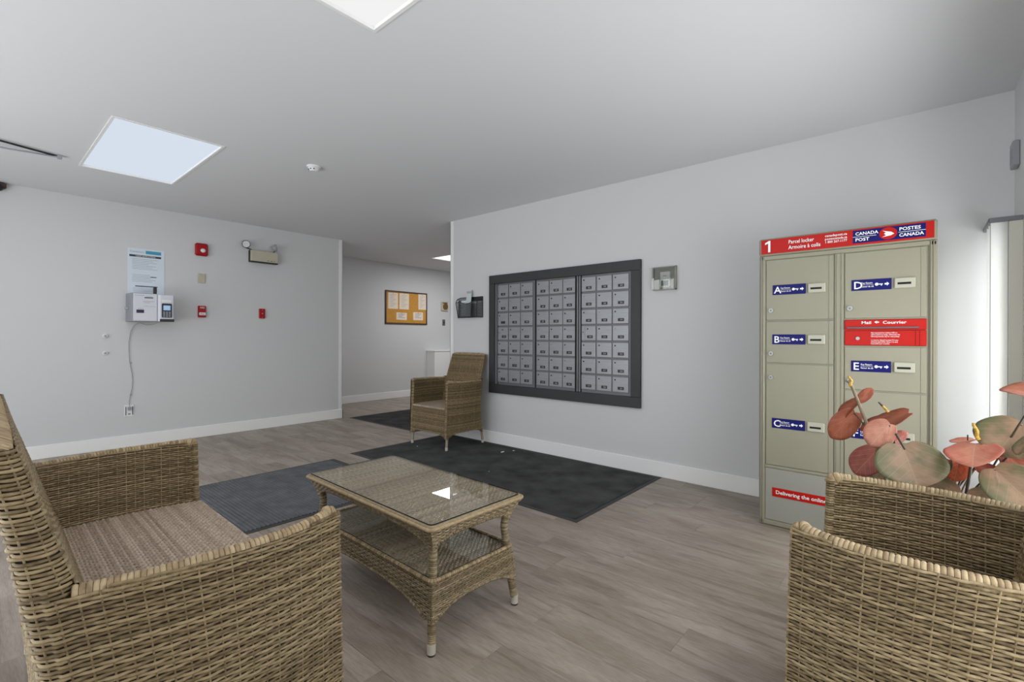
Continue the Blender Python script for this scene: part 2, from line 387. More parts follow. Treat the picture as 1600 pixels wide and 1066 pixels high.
# walls
m = MB(); m.cube((BX - T, CL, 0), (3.39, 7.45, CEIL)); struct('wall_left', m, [M['wall']])
m = MB(); m.cube((CR, FW - T, 0), (CR + .14, 4.10, CEIL)); struct('wall_right', m, [M['wall']])
m = MB(); m.cube((3.39, CA, 0), (8.2, 7.45, CEIL)); struct('wall_alcove', m, [M['wall']])
m = MB(); m.cube((8, 4.10, 0), (8.2, CA, CEIL)); struct('wall_alcove_end', m, [M['wall']])
m = MB(); m.cube((CR + .14, 3.96, 0), (8, 4.10, CEIL)); struct('wall_alcove_near', m, [M['wall']])
def wall_with_hole_y(name, x0, x1, y0, y1, hx0, hx1, hz0, hz1):
    m = MB()
    m.cube((x0, y0, 0), (hx0, y1, CEIL)); m.cube((hx1, y0, 0), (x1, y1, CEIL)); m.cube((hx0, y0, 0), (hx1, y1, hz0)); m.cube((hx0, y0, hz1), (hx1, y1, CEIL))
    return struct(name, m, [M['wall']])
m = MB(); xs = [(BX - T, .8), (3.0, 3.385), (3.625, CR)]
for a, b in xs: m.cube((a, FW - T, 0), (b, FW, CEIL))
for a, b, q0, q1 in ((.8, 3.0, .38, 1.67), (3.385, 3.625, .30, 1.67)): m.cube((a, FW - T, 0), (b, FW, q0)); m.cube((a, FW - T, q1), (b, FW, CEIL))
struct('wall_front', m, [M['wall']])
m = MB()   # back wall, glazed
y0, y1, z0, z1 = .15, 5.1, .15, 2.3
m.cube((BX - T, FW, 0), (BX, y0, CEIL)); m.cube((BX - T, y1, 0), (BX, CL, CEIL)); m.cube((BX - T, y0, 0), (BX, y1, z0)); m.cube((BX - T, y0, z1), (BX, y1, CEIL))
struct('wall_back', m, [M['wall']])
# windows: frame and panes
def window(name, frame_mb, panes):
    o = struct(name, frame_mb, [M['white']])
    for p in panes:
        mb = MB(); mb.cube(*p); struct('window_pane', mb, [M['window_glass']], o)
m = MB(); fy0, fy1 = FW - .09, FW - .03
for a, b in (((.8, fy0, .38), (3.0, fy1, .43)), ((.8, fy0, 1.62), (3.0, fy1, 1.67)), ((.8, fy0, .38), (.85, fy1, 1.67)), ((2.95, fy0, .38), (3.0, fy1, 1.67)), ((1.88, fy0, .38), (1.93, fy1, 1.67))): m.cube(a, b, .003)
window('added_window_1', m, [((.85, FW - .063, .43), (1.88, FW - .057, 1.62)), ((1.93, FW - .063, .43), (2.95, FW - .057, 1.62))])  # added window out of view, lets the front fill in
m = MB()
for a, b in (((3.385, fy0, .30), (3.625, fy1, .33)), ((3.385, fy0, 1.64), (3.625, fy1, 1.67)), ((3.385, fy0, .30), (3.41, fy1, 1.67)), ((3.60, fy0, .30), (3.625, fy1, 1.67))): m.cube(a, b, .003)
window('window_3', m, [((3.41, FW - .063, .33), (3.60, FW - .057, 1.64))])
m = MB()
for i in range(5):
    yy = y0 + (y1 - y0 - .06) * i / 4; m.cube((BX - .09, yy, z0), (BX - .03, yy + .06, z1), .003)
m.cube((BX - .09, y0, z0), (BX - .03, y1, z0 + .06), .003); m.cube((BX - .09, y0, z1 - .06), (BX - .03, y1, z1), .003)
window('window_2', m, [((BX - .063, y0 + .06, z0 + .06), (BX - .057, y1 - .06, z1 - .06))])
# baseboards
bb, bt = .121, .014
def board(name, a, b): m_ = MB(); m_.cube(a, b, .003); return struct(name, m_, [M['white']])
m = MB(); m.cube((BX, CL - bt, 0), (3.404, CL, bb), .003); m.cube((3.39, CL - bt, 0), (3.404, CL + .2, bb), .003); struct('baseboard_left', m, [M['white']])
board('baseboard_right', (CR - bt, FW, 0), (CR, 4.114, bb))
board('baseboard_alcove', (3.404, CA - bt, 0), (8, CA, bb))
board('baseboard_front', (BX, FW, 0), (CR - bt, FW + bt, bb))
# white corner guards on the two wall ends
m = MB(); m.cube((3.345, CL - .004, bb), (3.393, CL, CEIL)); m.cube((3.39, CL - .004, bb), (3.394, CL + .05, CEIL)); struct('trim_1', m, [M['white']])
m = MB(); m.cube((CR - .004, 4.055, bb), (CR, 4.104, CEIL)); m.cube((CR - .004, 4.10, bb), (CR + .05, 4.104, CEIL)); struct('trim_2', m, [M['white']])
# low white half wall in the alcove
m = MB(); m.cube((5.86, 7.03, 0), (7.4, CA, .835), .004); m.cube((5.85, 7.02, .835), (7.4, CA, .855), .004); struct('wall_alcove_ledge', m, [M['white']])

# ------------------------------------------------------------------ ceiling light panels
def ceiling_light(r, label, col, e):
    x0, x1, y0_, y1_ = r; cx, cy = (x0 + x1) / 2, (y0_ + y1_) / 2
    t = thing('ceiling_light', (cx, cy, CEIL), label, 'light', 'flush ceiling light panels')
    fr = MB(); w_ = .016
    for a, b in (((x0, y0_), (x1, y0_ + w_)), ((x0, y1_ - w_), (x1, y1_)), ((x0, y0_ + w_), (x0 + w_, y1_ - w_)), ((x1 - w_, y0_ + w_), (x1, y1_ - w_))): fr.cube((*a, CEIL - .004), (*b, CEIL + .048))
    obj('trim_frame', fr, [M['white']], t)
    d = MB(); d.cube((x0 + w_, y0_ + w_, CEIL + .012), (x1 - w_, y1_ - w_, CEIL + .02)); obj('diffuser', d, [emis('lit_diffuser', col, e)], t)
    hs = MB(); hs.cube((x0 + .002, y0_ + .002, CEIL + .05), (x1 - .002, y1_ - .002, CEIL + .08)); obj('housing', hs, [M['white']], t)
ceiling_light(LX[0], 'bluish white rectangular ceiling panel nearest the wall with the card machine', (222, 232, 246), .92)
ceiling_light(LX[1], 'white ceiling panel cut by the top edge, almost overhead', (248, 248, 248), .95)
ceiling_light(LX[2], 'small bright ceiling panel in the alcove, half hidden by the mailbox wall', (255, 253, 248), 1.6)
# hidden part of the troffers' output
for r, p in zip(LX, (4, 5, 26)):
    area('troffer_output', ((r[0] + r[1]) / 2, (r[2] + r[3]) / 2, CEIL - .006), (0, 0, 0), r[1] - r[0] - .05, r[3] - r[2] - .05, p, (.97, .985, 1))

# ------------------------------------------------------------------ ceiling fittings
t = thing('smoke_detector', (1.775, 3.585, CEIL), 'small white round smoke detector on the ceiling between the light panels', 'smoke detector')
m = MB(); m.cyl((1.775, 3.585, CEIL - .012), .052, .012, 2, 24); obj('base', m, [M['white_plastic']], t)
m = MB(); m.cyl((1.775, 3.585, CEIL - .038), .026, .026, 2, 24, .044); obj('head', m, [M['white_plastic']], t)
m = MB(); 
for a in (2.2, 2.9, 3.6, 4.3): m.cube((1.775 + .033 * math.cos(a) - .005, 3.585 + .033 * math.sin(a) - .005, CEIL - .028), (1.775 + .033 * math.cos(a) + .005, 3.585 + .033 * math.sin(a) + .005, CEIL - .022))
obj('slot', m, [M['black']], t)
t = thing('ceiling_rods', (.3, 4.75, CEIL), 'two thin dark crossing rods fixed to the ceiling in the corner', 'rods')
m = MB(); m.tube([(-.05, 4.62, CEIL - .012), (.45, 4.775, CEIL - .012)], .007); obj('rod', m, [M['black']], t)
m = MB(); m.tube([(-.05, 4.80, CEIL - .026), (.2, 4.79, CEIL - .026), (.45, 4.765, CEIL - .018)], .006); obj('rod', m, [M['grey_plastic']], t)
m = MB(); m.cube((.44, 4.755, CEIL - .03), (.465, 4.785, CEIL), .003); obj('bracket', m, [M['grey_plastic']], t)
t = thing('security_camera', (.19, CL, 2.4), 'small dark dome camera at the top corner of the card machine wall', 'camera')
m = MB(); m.cube((.13, CL - .05, 2.385), (.235, CL, 2.43), .008); obj('housing', m, [M['dark_wood']], t)
m = MB(); m.sphere((.185, CL - .04, 2.385), .035, (1, 1, .9)); obj('dome', m, [M['black']], t)

# ------------------------------------------------------------------ left wall fittings
RX = np.array([1, 0, 0.]); RY = np.array([0, -1., 0]); UP = np.array([0, 0, 1.])
# instruction poster
px0, px1, pz0, pz1 = 1.071, 1.374, 1.50, 2.005; yy = CL - .003
t = thing('instruction_poster', (1.22, CL, 1.75), 'pale blue laminated instruction sheet above the card machine', 'poster')
m = MB(); m.cube((px0, yy, pz0), (px1, CL, pz1)); obj('sheet', m, [M['paper_blue']], t)
m = MB(); yp = yy - .0012
m.cube((1.215, yp, 1.955), (1.345, yy, 1.988), mi=1); m.cube((1.082, yp, 1.918), (1.345, yy, 1.938), .0, 0)
m.text('USAGE INSTRUCTIONS', (1.213, yp - .001, 1.9225), RX, UP, .016, 2, .01, align='c')
m.text('Coinamatic', (1.085, yp, 1.962), RX, UP, .026, 3, .004)
m.cube((1.13, yp, 1.617), (1.315, yy, 1.626), 0, 0)
z = 1.9
for k, (a, b) in enumerate(((1.105, 1.32), (1.105, 1.28), (1.105, 1.31), (1.105, 1.24), (1.105, 1.30), (1.105, 1.27), (1.105, 1.315))):
    m.cube((a, yp, 1.895 - k * .0165), (b, yy, 1.8985 - k * .0165), 0, 3)
for k, (a, b) in enumerate(((1.105, 1.25), (1.105, 1.31), (1.105, 1.26), (1.105, 1.3), (1.105, 1.27))): m.cube((a, yp, 1.735 - k * .0165), (b, yy, 1.7385 - k * .0165), 0, 3)
m.cube((1.255, yp, 1.717), (1.305, yy, 1.725), 0, 0)
for k, (a, b) in enumerate(((1.11, 1.3), (1.11, 1.31), (1.11, 1.28))): m.cube((a, yp, 1.60 - k * .014), (b, yy, 1.603 - k * .014), 0, 3)
obj('print', m, [M['print_dark'], M['teal'], M['print_white'], M['print_grey']], t)
# card reload machine
fy = 5.78
t = thing('card_machine', (1.22, CL, 1.26), 'light grey wall box with a card terminal, power cord hanging below', 'card machine')
m = MB(); m.prism([(1.055, 5.99), (1.055, fy + .03), (1.075, fy), (1.26, fy), (1.26, CL), (1.055, CL)], 2, 1.258, 1.534)
b = obj('housing', m, [M['machine_side']], t)
m = MB(); m.cube((1.068, fy - .006, 1.262), (1.258, fy, 1.53), .004); d = obj('door', m, [M['machine']], t)
m = MB(); yq = fy - .0065
m.cube((1.155, yq - .001, 1.486), (1.225, yq, 1.496), 0, 0); m.cube((1.092, yq - .001, 1.34), (1.152, yq, 1.372), 0, 0)
m.cube((1.14, yq - .001, 1.452), (1.235, yq, 1.456), 0, 1); m.cube((1.15, yq - .001, 1.44), (1.2, yq, 1.444), 0, 1); m.cube((1.15, yq - .001, 1.405), (1.245, yq, 1.408), 0, 1); m.cube((1.165, yq - .001, 1.503), (1.215, yq, 1.507), 0, 1)
m.cube((1.105, yq - .001, 1.381), (1.145, yq, 1.385), 0, 1); m.text('Coinamatic', (1.08, yq, 1.507), RX, UP, .016, 1, .004)
obj('print', m, [M['print_dark'], M['print_grey']], d)
m = MB(); m.cube((1.03, 5.9, 1.375), (1.056, 5.93, 1.40), .002); obj('side_lock', m, [M['chrome']], t)
m = MB(); m.prism([(1.262, CL), (1.262, fy - .01), (1.28, fy - .03), (1.385, fy - .03), (1.40, fy), (1.40, CL)], 2, 1.262, 1.525); tm = obj('terminal_housing', m, [M['machine']], t)
m = MB(); m.cube((1.275, fy - .035, 1.258), (1.395, fy - .005, 1.285), .004); obj('terminal_base', m, [M['black']], t)
m = MB(); m.cube((1.288, fy - .046, 1.30), (1.372, fy - .03, 1.44), .006); k = obj('keypad', m, [M['print_dark']], t)
m = MB(); m.cube((1.300, fy - .049, 1.372), (1.358, fy - .046, 1.42), .001); obj('screen', m, [M['screen']], k)
for i in range(4):
    for j in range(3):
        m = MB(); m.cube((1.298 + j * .023, fy - .050, 1.305 + i * .0145), (1.314 + j * .023, fy - .046, 1.315 + i * .0145), .001); obj('key', m, [M['grey_plastic']], k)
m = MB(); m.cube((1.29, fy - .036, 1.45), (1.37, fy - .03, 1.478), .002); obj('receipt_slot', m, [M['white_plastic']], t)
m = MB(); m.cube((1.232, fy + .02, 1.534), (1.262, fy + .04, 1.60), .006); obj('antenna', m, [M['black']], t)
cd = MB()
P = [(1.30, 5.93, 1.26), (1.27, 5.95, 1.235), (1.22, 5.98, 1.225), (1.16, 6.0, 1.25), (1.12, 6.01, 1.22), (1.092, 6.02, 1.16), (1.079, 6.024, 1.042), (1.082, 6.024, .93), (1.089, 6.024, .836), (1.106, 6.024, .74), (1.111, 6.024, .67), (1.108, 6.024, .60), (1.094, 6.024, .53), (1.084, 6.022, .46), (1.084, 6.015, .40)]
P = np.array(P); tt = np.linspace(0, len(P) - 1, 60); Pi = np.stack([np.interp(tt, range(len(P)), P[:, i]) for i in range(3)], 1)
cd.tube(Pi, .0025, 6); obj('power_cord', cd, [M['grey_plastic']], t)
for zz, xx in ((.845, 1.091), (.525, 1.094)):
    m = MB(); m.cube((xx - .004, CL - .012, zz - .006), (xx + .010, CL, zz + .006), .002); obj('cord_clip', m, [M['grey_plastic']], t)
t = thing('wall_outlet', (1.085, CL, .36), 'white wall outlet with the card machine cord plugged in', 'outlet')
m = MB(); m.cube((1.047, CL - .007, .305), (1.123, CL, .425), .004); obj('cover_plate', m, [M['white_plastic']], t)
m = MB()
for xx in (1.058, 1.112): m.cube((xx - .003, CL - .009, .32), (xx + .003, CL - .006, .405))
m.cube((1.075, CL - .009, .327), (1.095, CL - .006, .335)); obj('slots', m, [M['black']], t)
m = MB(); m.cube((1.07, CL - .035, .37), (1.098, CL - .007, .402), .004); obj('plug', m, [M['grey_plastic']], t)
for zz, lb in ((1.113, 'upper of two white round wall caps beside the card machine'), (.945, 'lower of two white round wall caps beside the card machine')):
    t = thing('round_cap', (.897, CL, zz), lb, 'wall cap', 'round caps on the card machine wall')
    m = MB(); m.cyl((.897, CL - .02, zz), .017, .02, 1, 20, .021); obj('rim', m, [M['white_plastic']], t)
    m = MB(); m.cyl((.897, CL - .022, zz), .011, .004, 1, 20); obj('button', m, [M['grey_plastic']], t)
# fire strobe, blank plate, pull station, small red box
t = thing('fire_alarm_strobe', (1.707, CL, 2.066), 'red square fire alarm strobe near the ceiling', 'fire alarm')
m = MB(); m.cube((1.646, CL - .045, 1.998), (1.768, CL, 2.135), .014); obj('body', m, [M['red_fire']], t)
m = MB(); m.sphere((1.716, CL - .046, 2.055), .026, (1, .5, .85)); obj('strobe_lens', m, [M['white_plastic']], t)
t = thing('blank_plate', (1.712, CL, 1.752), 'plain beige rectangular plate between the two red fire devices', 'wall plate')
m = MB(); m.cube((1.675, CL - .012, 1.70), (1.749, CL, 1.805), .004); obj('cover', m, [M['beige']], t)
for zz in (1.715, 1.79): m = MB(); m.cyl((1.712, CL - .014, zz), .004, .003, 1, 10); obj('screw', m, [M['chrome']], t)
t = thing('fire_pull_station', (1.714, CL, 1.385), 'red fire alarm pull station with white pull bar below the beige plate', 'fire alarm')
m = MB(); m.cube((1.677, CL - .03, 1.322), (1.752, CL, 1.448), .005); obj('body', m, [M['red_fire']], t)
m = MB(); m.cube((1.683, CL - .04, 1.345), (1.746, CL - .028, 1.375), .003); obj('pull_handle', m, [M['print_white']], t)
m = MB(); m.text('FIRE', (1.7145, CL - .031, 1.42), RX, UP, .024, 0, .01, align='c'); obj('lettering', m, [M['print_white']], t)
m = MB(); m.text('PULL', (1.7145, CL - .041, 1.352), RX, UP, .018, 0, .01, align='c'); obj('lettering', m, [M['red_fire']], t)
t = thing('red_wall_box', (2.345, CL, 1.388), 'small plain red fire box to the right of the pull station', 'fire alarm')
m = MB(); m.cube((2.312, CL - .025, 1.33), (2.379, CL, 1.446), .005); obj('body', m, [M['red_fire']], t)
for zz in (1.342, 1.43): m = MB(); m.cyl((2.345, CL - .027, zz), .004, .003, 1, 10); obj('screw', m, [M['chrome']], t)
m = MB(); m.cyl((2.345, CL - .028, 1.388), .008, .004, 1, 12); obj('key_switch', m, [M['chrome']], t)
# emergency light
t = thing('emergency_light', (2.36, CL, 2.0), 'beige emergency light battery box with two lamp heads on top', 'emergency light')
m = MB(); m.cube((2.2, CL - .075, 2.0), (2.505, CL - .04, 2.132), .005); obj('battery_box', m, [M['beige']], t)
m = MB(); m.cube((2.195, CL - .04, 1.992), (2.512, CL, 2.132), .003); m.cube((2.195, CL - .076, 1.99), (2.505, CL - .04, 2.003)); obj('back_box', m, [M['black']], t)
m = MB(); m.cube((2.38, CL - .077, 2.018), (2.40, CL - .075, 2.024)); m.cube((2.42, CL - .077, 2.018), (2.44, CL - .075, 2.024)); m.cube((2.455, CL - .077, 2.018), (2.467, CL - .075, 2.024)); obj('indicator_lights', m, [M['black']], t)
for cx, dr, mm in ((2.14, (-.28, -.93, -.12), 'black'), (2.47, (.75, -.55, .1), 'grey_plastic')):
    d = np.array(dr); d /= np.linalg.norm(d); c = np.array([cx, CL - .085, 2.185])
    m = MB(); m.tube([(np.clip(cx, 2.22, 2.46), CL - .06, 2.13), (cx, CL - .06, 2.15), c - d * .02], .007, 6); lh = obj('lamp_arm', m, [M['black']], t)
    m = MB(); m.tube([c - d * .045, c - d * .03, c - d * .005, c + d * .012, c + d * .014], [.012, .028, .042, .045, .043], 18); hd = obj('lamp_head', m, [M[mm]], t)
    m = MB(); m.tube([c + d * .0145, c + d * .017], [.039, .037], 18); obj('lens', m, [mat('lamp_lens', (190, 192, 192), .15, .4)], hd)

# ------------------------------------------------------------------ alcove fittings
ya = CA
t = thing('bulletin_board', (5.385, CA, 1.64), 'framed cork bulletin board with pinned notices', 'bulletin board')
m = MB(); m.cube((4.93, ya - .012, 1.36), (5.84, ya, 1.93)); obj('cork_panel', m, [M['cork']], t)
m = MB(); 
for a, b in (((4.915, 1.345), (5.855, 1.37)), ((4.915, 1.925), (5.855, 1.95)), ((4.915, 1.345), (4.938, 1.95)), ((5.832, 1.345), (5.855, 1.95))): m.cube((a[0], ya - .022, a[1]), (b[0], ya, b[1]), .003)
obj('frame', m, [M['dark_wood']], t)
PAP = [(4.972, 5.184, 1.62, 1.911, 0, 'far left tall notice pinned on the cork board'), (5.215, 5.428, 1.62, 1.912, .01, 'second tall notice on the cork board, beside the bare cork strip'),
       (5.645, 5.832, 1.632, 1.925, -.01, 'tall notice pinned at the right edge of the cork board'), (5.15, 5.38, 1.424, 1.557, .02, 'small wide card low on the cork board under the tall notices'), (5.528, 5.757, 1.428, 1.578, -.015, 'small wide card low on the cork board towards its right end')]
for x0, x1, a0, a1, rt_, lb in PAP:
    t = thing('notice', ((x0 + x1) / 2, ya - .012, (a0 + a1) / 2), lb, 'notice', 'notices on the cork board')
    m = MB(); m.cube((x0, ya - .0155, a0), (x1, ya - .0125, a1)); obj('paper', m, [M['paper']], t)
    m = MB(); n = 9 if a1 - a0 > .2 else 4; hh = (a1 - a0) / (n + 2)
    for k in range(n): m.cube((x0 + .04, ya - .0162, a1 - (k + 1.4) * hh), (x1 - .04 - .03 * (k % 3), ya - .0155, a1 - (k + 1.4) * hh + (.006 if n == 9 else .012)))
    obj('print', m, [M['print_grey']], t); t.rotation_euler = (0, rt_, 0)
    m = MB(); m.sphere(((x0 + x1) / 2, ya - .018, a1 - .012), .006); obj('pin', m, [M['brass']], t)
t = thing('wooden_thermostat', (6.3, CA, 1.72), 'small brown and beige box on the alcove wall beside the cork board', 'wall box')
m = MB(); m.cube((6.21, ya - .03, 1.63), (6.385, ya, 1.815), .008); obj('base', m, [M['beige']], t)
m = MB(); m.cyl((6.305, ya - .045, 1.72), .06, .018, 1, 20); m.cube((6.235, ya - .034, 1.78), (6.35, ya - .028, 1.80)); obj('cover', m, [M['brass']], t)
t = thing('light_switch', (6.29, CA, 1.4), 'dark light switch plate under the brown wall box', 'switch')
m = MB(); m.cube((6.252, ya - .006, 1.338), (6.325, ya, 1.462), .003); obj('plate', m, [M['silver_dark']], t)
m = MB(); m.cube((6.279, ya - .016, 1.38), (6.298, ya - .006, 1.42), .002); obj('toggle', m, [M['black']], t)

# ------------------------------------------------------------------ right wall fittings
RR = np.array([0, -1., 0])   # text direction on walls that face -x
# black mesh file basket
t = thing('wire_basket', (CR, 3.77, 1.33), 'black wire mesh wall basket holding a brochure', 'basket')
bx0, bx1 = CR - .062, CR - .004
bk = MB(); wire = .0032
def poly(mb, pts, r=wire): mb.tube(pts, r, 6)
fb = 1.328
poly(bk, [(bx1, 4.01, 1.50), (bx1, 3.97, fb)], .004); poly(bk, [(bx1, 3.582, fb), (bx1, 3.582, 1.55)], .005)
poly(bk, [(bx1, 4.01, 1.50), (bx1, 3.985, 1.535), (bx1, 3.93, 1.55), (bx1, 3.582, 1.55)], .004)
poly(bk, [(bx0, 3.885, 1.515), (bx0, 3.86, 1.488), (bx0, 3.80, 1.475), (bx0, 3.73, 1.478), (bx0, 3.68, 1.505), (bx0, 3.60, 1.51)], .004)
poly(bk, [(bx1, 4.01, 1.50), (bx0, 3.885, 1.50)]); poly(bk, [(bx0, 3.60, 1.51), (bx1, 3.582, 1.52)])
poly(bk, [(bx1, 3.97, fb), (bx0, 3.90, fb), (bx0, 3.605, fb), (bx1, 3.582, fb)], .004)
poly(bk, [(bx0, 3.885, 1.515), (bx0, 3.895, fb)], .0065); poly(bk, [(bx0, 3.61, 1.51), (bx0, 3.612, fb)], .0065)
bk.cube((bx1, 3.585, 1.505), (bx1 + .003, 3.80, 1.55))
obj('frame', bk, [M['black']], t)
ms = MB()
for k in range(-18, 44):       # diagonal mesh on the front
    for dg in (1, -1):
        pts = []
        for i in range(25):
            u = i / 24; y = 3.61 + .009 * k + dg * .15 * (u - .5); z = fb + .148 * u
            if 3.612 < y < 3.888: pts.append((bx0, y, z))
        if len(pts) > 1: ms.tube([pts[0], pts[-1]], .0011, 4, caps=False)
for k in range(15):
    z = fb + .168 * k / 14
    ms.tube([(bx0, 3.61, z), (bx1, 3.582, z)], .0009, 4, caps=False); ms.tube([(bx0, 3.89, z), (bx1, 3.975 + .03 * k / 14, z)], .0009, 4, caps=False)
for k in range(4):
    u = (k + 1) / 5; ms.tube([(bx0 + .058 * u, 3.89 + .085 * u, fb), (bx0 + .058 * u, 3.885 + .12 * u, 1.50)], .0009, 4, caps=False); ms.tube([(bx0 + .058 * u, 3.61 - .028 * u, fb), (bx0 + .058 * u, 3.61 - .028 * u, 1.51)], .0009, 4, caps=False)
for k in range(44):
    y = 3.585 + .009 * k; ms.tube([(bx1 + .001, y, fb), (bx1 + .001, min(y + .0, 4.0), 1.545)], .0010, 4, caps=False)
for k in range(25): ms.tube([(bx1 + .001, 3.585, fb + k * .009), (bx1 + .001, 3.975, fb + k * .009)], .0010, 4, caps=False)
obj('mesh_screen', ms, [M['black']], t)
t = thing('brochure', (CR - .03, 3.80, 1.45), 'pale green folded brochure standing in the black wire basket', 'brochure')
m = MB(); m.prism([(CR - .05, 1.34), (CR - .046, 1.34), (CR - .03, 1.625), (CR - .034, 1.625)], 1, 3.725, 3.80); obj('leaflet', m, [mat('pale_green_paper', (196, 206, 204), .6)], t)
m = MB(); m.prism([(CR - .0365, 1.59), (CR - .0360, 1.59), (CR - .0345, 1.615), (CR - .035, 1.615)], 1, 3.73, 3.795)
m.prism([(CR - .0440, 1.475), (CR - .0435, 1.475), (CR - .0425, 1.49), (CR - .043, 1.49)], 1, 3.73, 3.795)
obj('print', m, [M['print_grey']], t)
t = thing('folded_flyer', (CR - .05, 3.88, 1.4), 'white flyer lying low in the black wire basket', 'brochure')
m = MB(); m.prism([(CR - .045, 1.345), (CR - .041, 1.345), (CR - .036, 1.515), (CR - .040, 1.515)], 1, 3.79, 3.875); obj('sheet', m, [M['paper_blue']], t)
m = MB(); m.prism([(CR - .0425, 1.485), (CR - .0420, 1.485), (CR - .0415, 1.495), (CR - .042, 1.495)], 1, 3.80, 3.865); obj('print', m, [M['print_grey']], t)

# mailbox panel
t = thing('mailbox_panel', (CR, 2.61, .53), 'wall of small silver apartment mailboxes in a charcoal frame', 'mailboxes')
Y0, Y1, Z0, Z1 = 1.755, 3.465, .532, 1.758; iy0, iy1, iz0, iz1 = 1.841, 3.39, .622, 1.670; FT = .032
for a, b in (((Y0, iz1), (Y1, Z1)), ((Y0, Z0), (Y1, iz0)), ((Y0, iz0), (iy0, iz1)), ((iy1, iz0), (Y1, iz1))):
    m = MB(); m.cube((CR - FT, a[0], a[1]), (CR, b[0], b[1]), .002); obj('frame_board', m, [M['charcoal']], t)
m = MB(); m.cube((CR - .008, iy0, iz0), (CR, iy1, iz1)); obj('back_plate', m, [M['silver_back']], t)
m = MB()
for y in (3.382, 3.362): m.cube((CR - .02, y - .006, iz0), (CR - .008, y + .006, iz1), .002)
m.cube((CR - .02, 2.366, iz0), (CR - .008, 2.378, iz1), .002); m.cube((CR - .02, 2.34, iz0), (CR - .008, 2.35, iz1), .002); m.cube((CR - .018, 1.843, iz0), (CR - .008, 1.855, iz1), .002)
obj('vertical_channel', m, [M['silver_dark']], t)
m = MB(); m.cube((CR - .011, 2.849, iz0), (CR - .008, 2.862, iz1)); m.cube((CR - .022, 2.38, iz0), (CR - .008, 2.392, iz1)); m.cube((CR - .011, 2.328, iz0), (CR - .008, 2.334, iz1)); m.cube((CR - .011, 3.350, iz0), (CR - .008, 3.354, iz1))
obj('divider_gap', m, [M['dark_gap']], t)
cols = [(3.349, 3.212), (3.197, 3.051), (3.04, 2.892), (2.838, 2.697), (2.684, 2.54), (2.53, 2.395), (2.327, 2.185), (2.169, 2.026), (2.013, 1.865)]
df = CR - .016
base_no = [101, 101, 101, 201, 201, 201, 301, 301, 301]
for ci, (ya_, yb_) in enumerate(cols):
    for r in range(7):
        zt = 1.652 - r * .1455; zb = zt - .129; a = ya_
        if (ci, r) in ((0, 3), (6, 3)):
            a = ya_ - .035; m = MB(); m.cube((df + .003, a + .002, zb), (CR - .008, ya_, zt), .001); m.cyl((df + .001, ya_ - .014, (zb + zt) / 2 + .01), .005, .003, 0, 8, mi=1); obj('filler_strip', m, [M['silver'], M['black']], t)
        m = MB(); m.cube((df, yb_, zb), (CR - .008, a, zt), .0022); d = obj('mailbox_door', m, [M['silver']], t)
        # raised hinge-side fold along one edge
        m = MB(); lk = a - .024 - (.0 if a == ya_ else .005); lz = zt - .026
        m.cyl((df - .0035, lk, lz), .0065 if (ci * 7 + r * 3) % 5 else .004, .0035, 0, 12); obj('lock', m, [M['black'] if (ci * 7 + r * 3) % 5 else M['silver_dark']], d)
        pc = (a + yb_) / 2 + (-.004 if a == ya_ else 0); pzc = zb + .033
        m = MB(); m.cube((df - .002, pc - .028, pzc - .0125), (df, pc + .028, pzc + .0125), 0, 0)
        if (ci, r) != (0, 2):
            no = base_no[ci] + r * 3 + ci % 3
            m.text(str(no), (df - .0024, pc - .004, pzc - .006), RR, UP, .018, 1, .02, align='c')
        obj('number_plate', m, [M['black'], M['print_grey']], d)
m = MB(); m.prism([(2.72, 1.656), (2.70, 1.668), (2.52, 1.668), (2.48, 1.664), (2.56, 1.659)], 0, CR - .018, CR - .012); obj('torn_tape', m, [mat('old_tape', (120, 110, 92), .6)], t)

# thermostat under a locked clear cover
t = thing('thermostat', (CR, 1.55, 1.48), 'thermostat under a clear locking cover beside the mailboxes', 'thermostat')
m = MB(); m.cube((CR - .008, 1.46, 1.492), (CR, 1.648, 1.676), .003); m.cube((CR - .03, 1.46, 1.492), (CR - .004, 1.466, 1.676)); m.cube((CR - .03, 1.642, 1.492), (CR - .004, 1.648, 1.676)); m.cube((CR - .03, 1.46, 1.492), (CR - .004, 1.648, 1.498)); m.cube((CR - .03, 1.46, 1.67), (CR - .004, 1.648, 1.676)); obj('cover_frame', m, [mat('smoky_plastic', (150, 149, 142), .35)], t)
m = MB(); m.cube((CR - .055, 1.464, 1.496), (CR - .052, 1.644, 1.672)); obj('clear_cover', m, [M['clear']], t)
m = MB(); m.cube((CR - .036, 1.505, 1.513), (CR - .008, 1.585, 1.635), .004); b = obj('control', m, [M['white_plastic']], t)
m = MB(); m.cube((CR - .038, 1.515, 1.523), (CR - .036, 1.573, 1.565)); m.cube((CR - .038, 1.53, 1.60), (CR - .036, 1.56, 1.603)); obj('display', m, [M['black']], b)
m = MB(); m.cyl((CR - .058, 1.632, 1.578), .009, .01, 0, 12); obj('lock', m, [M['chrome']], t)

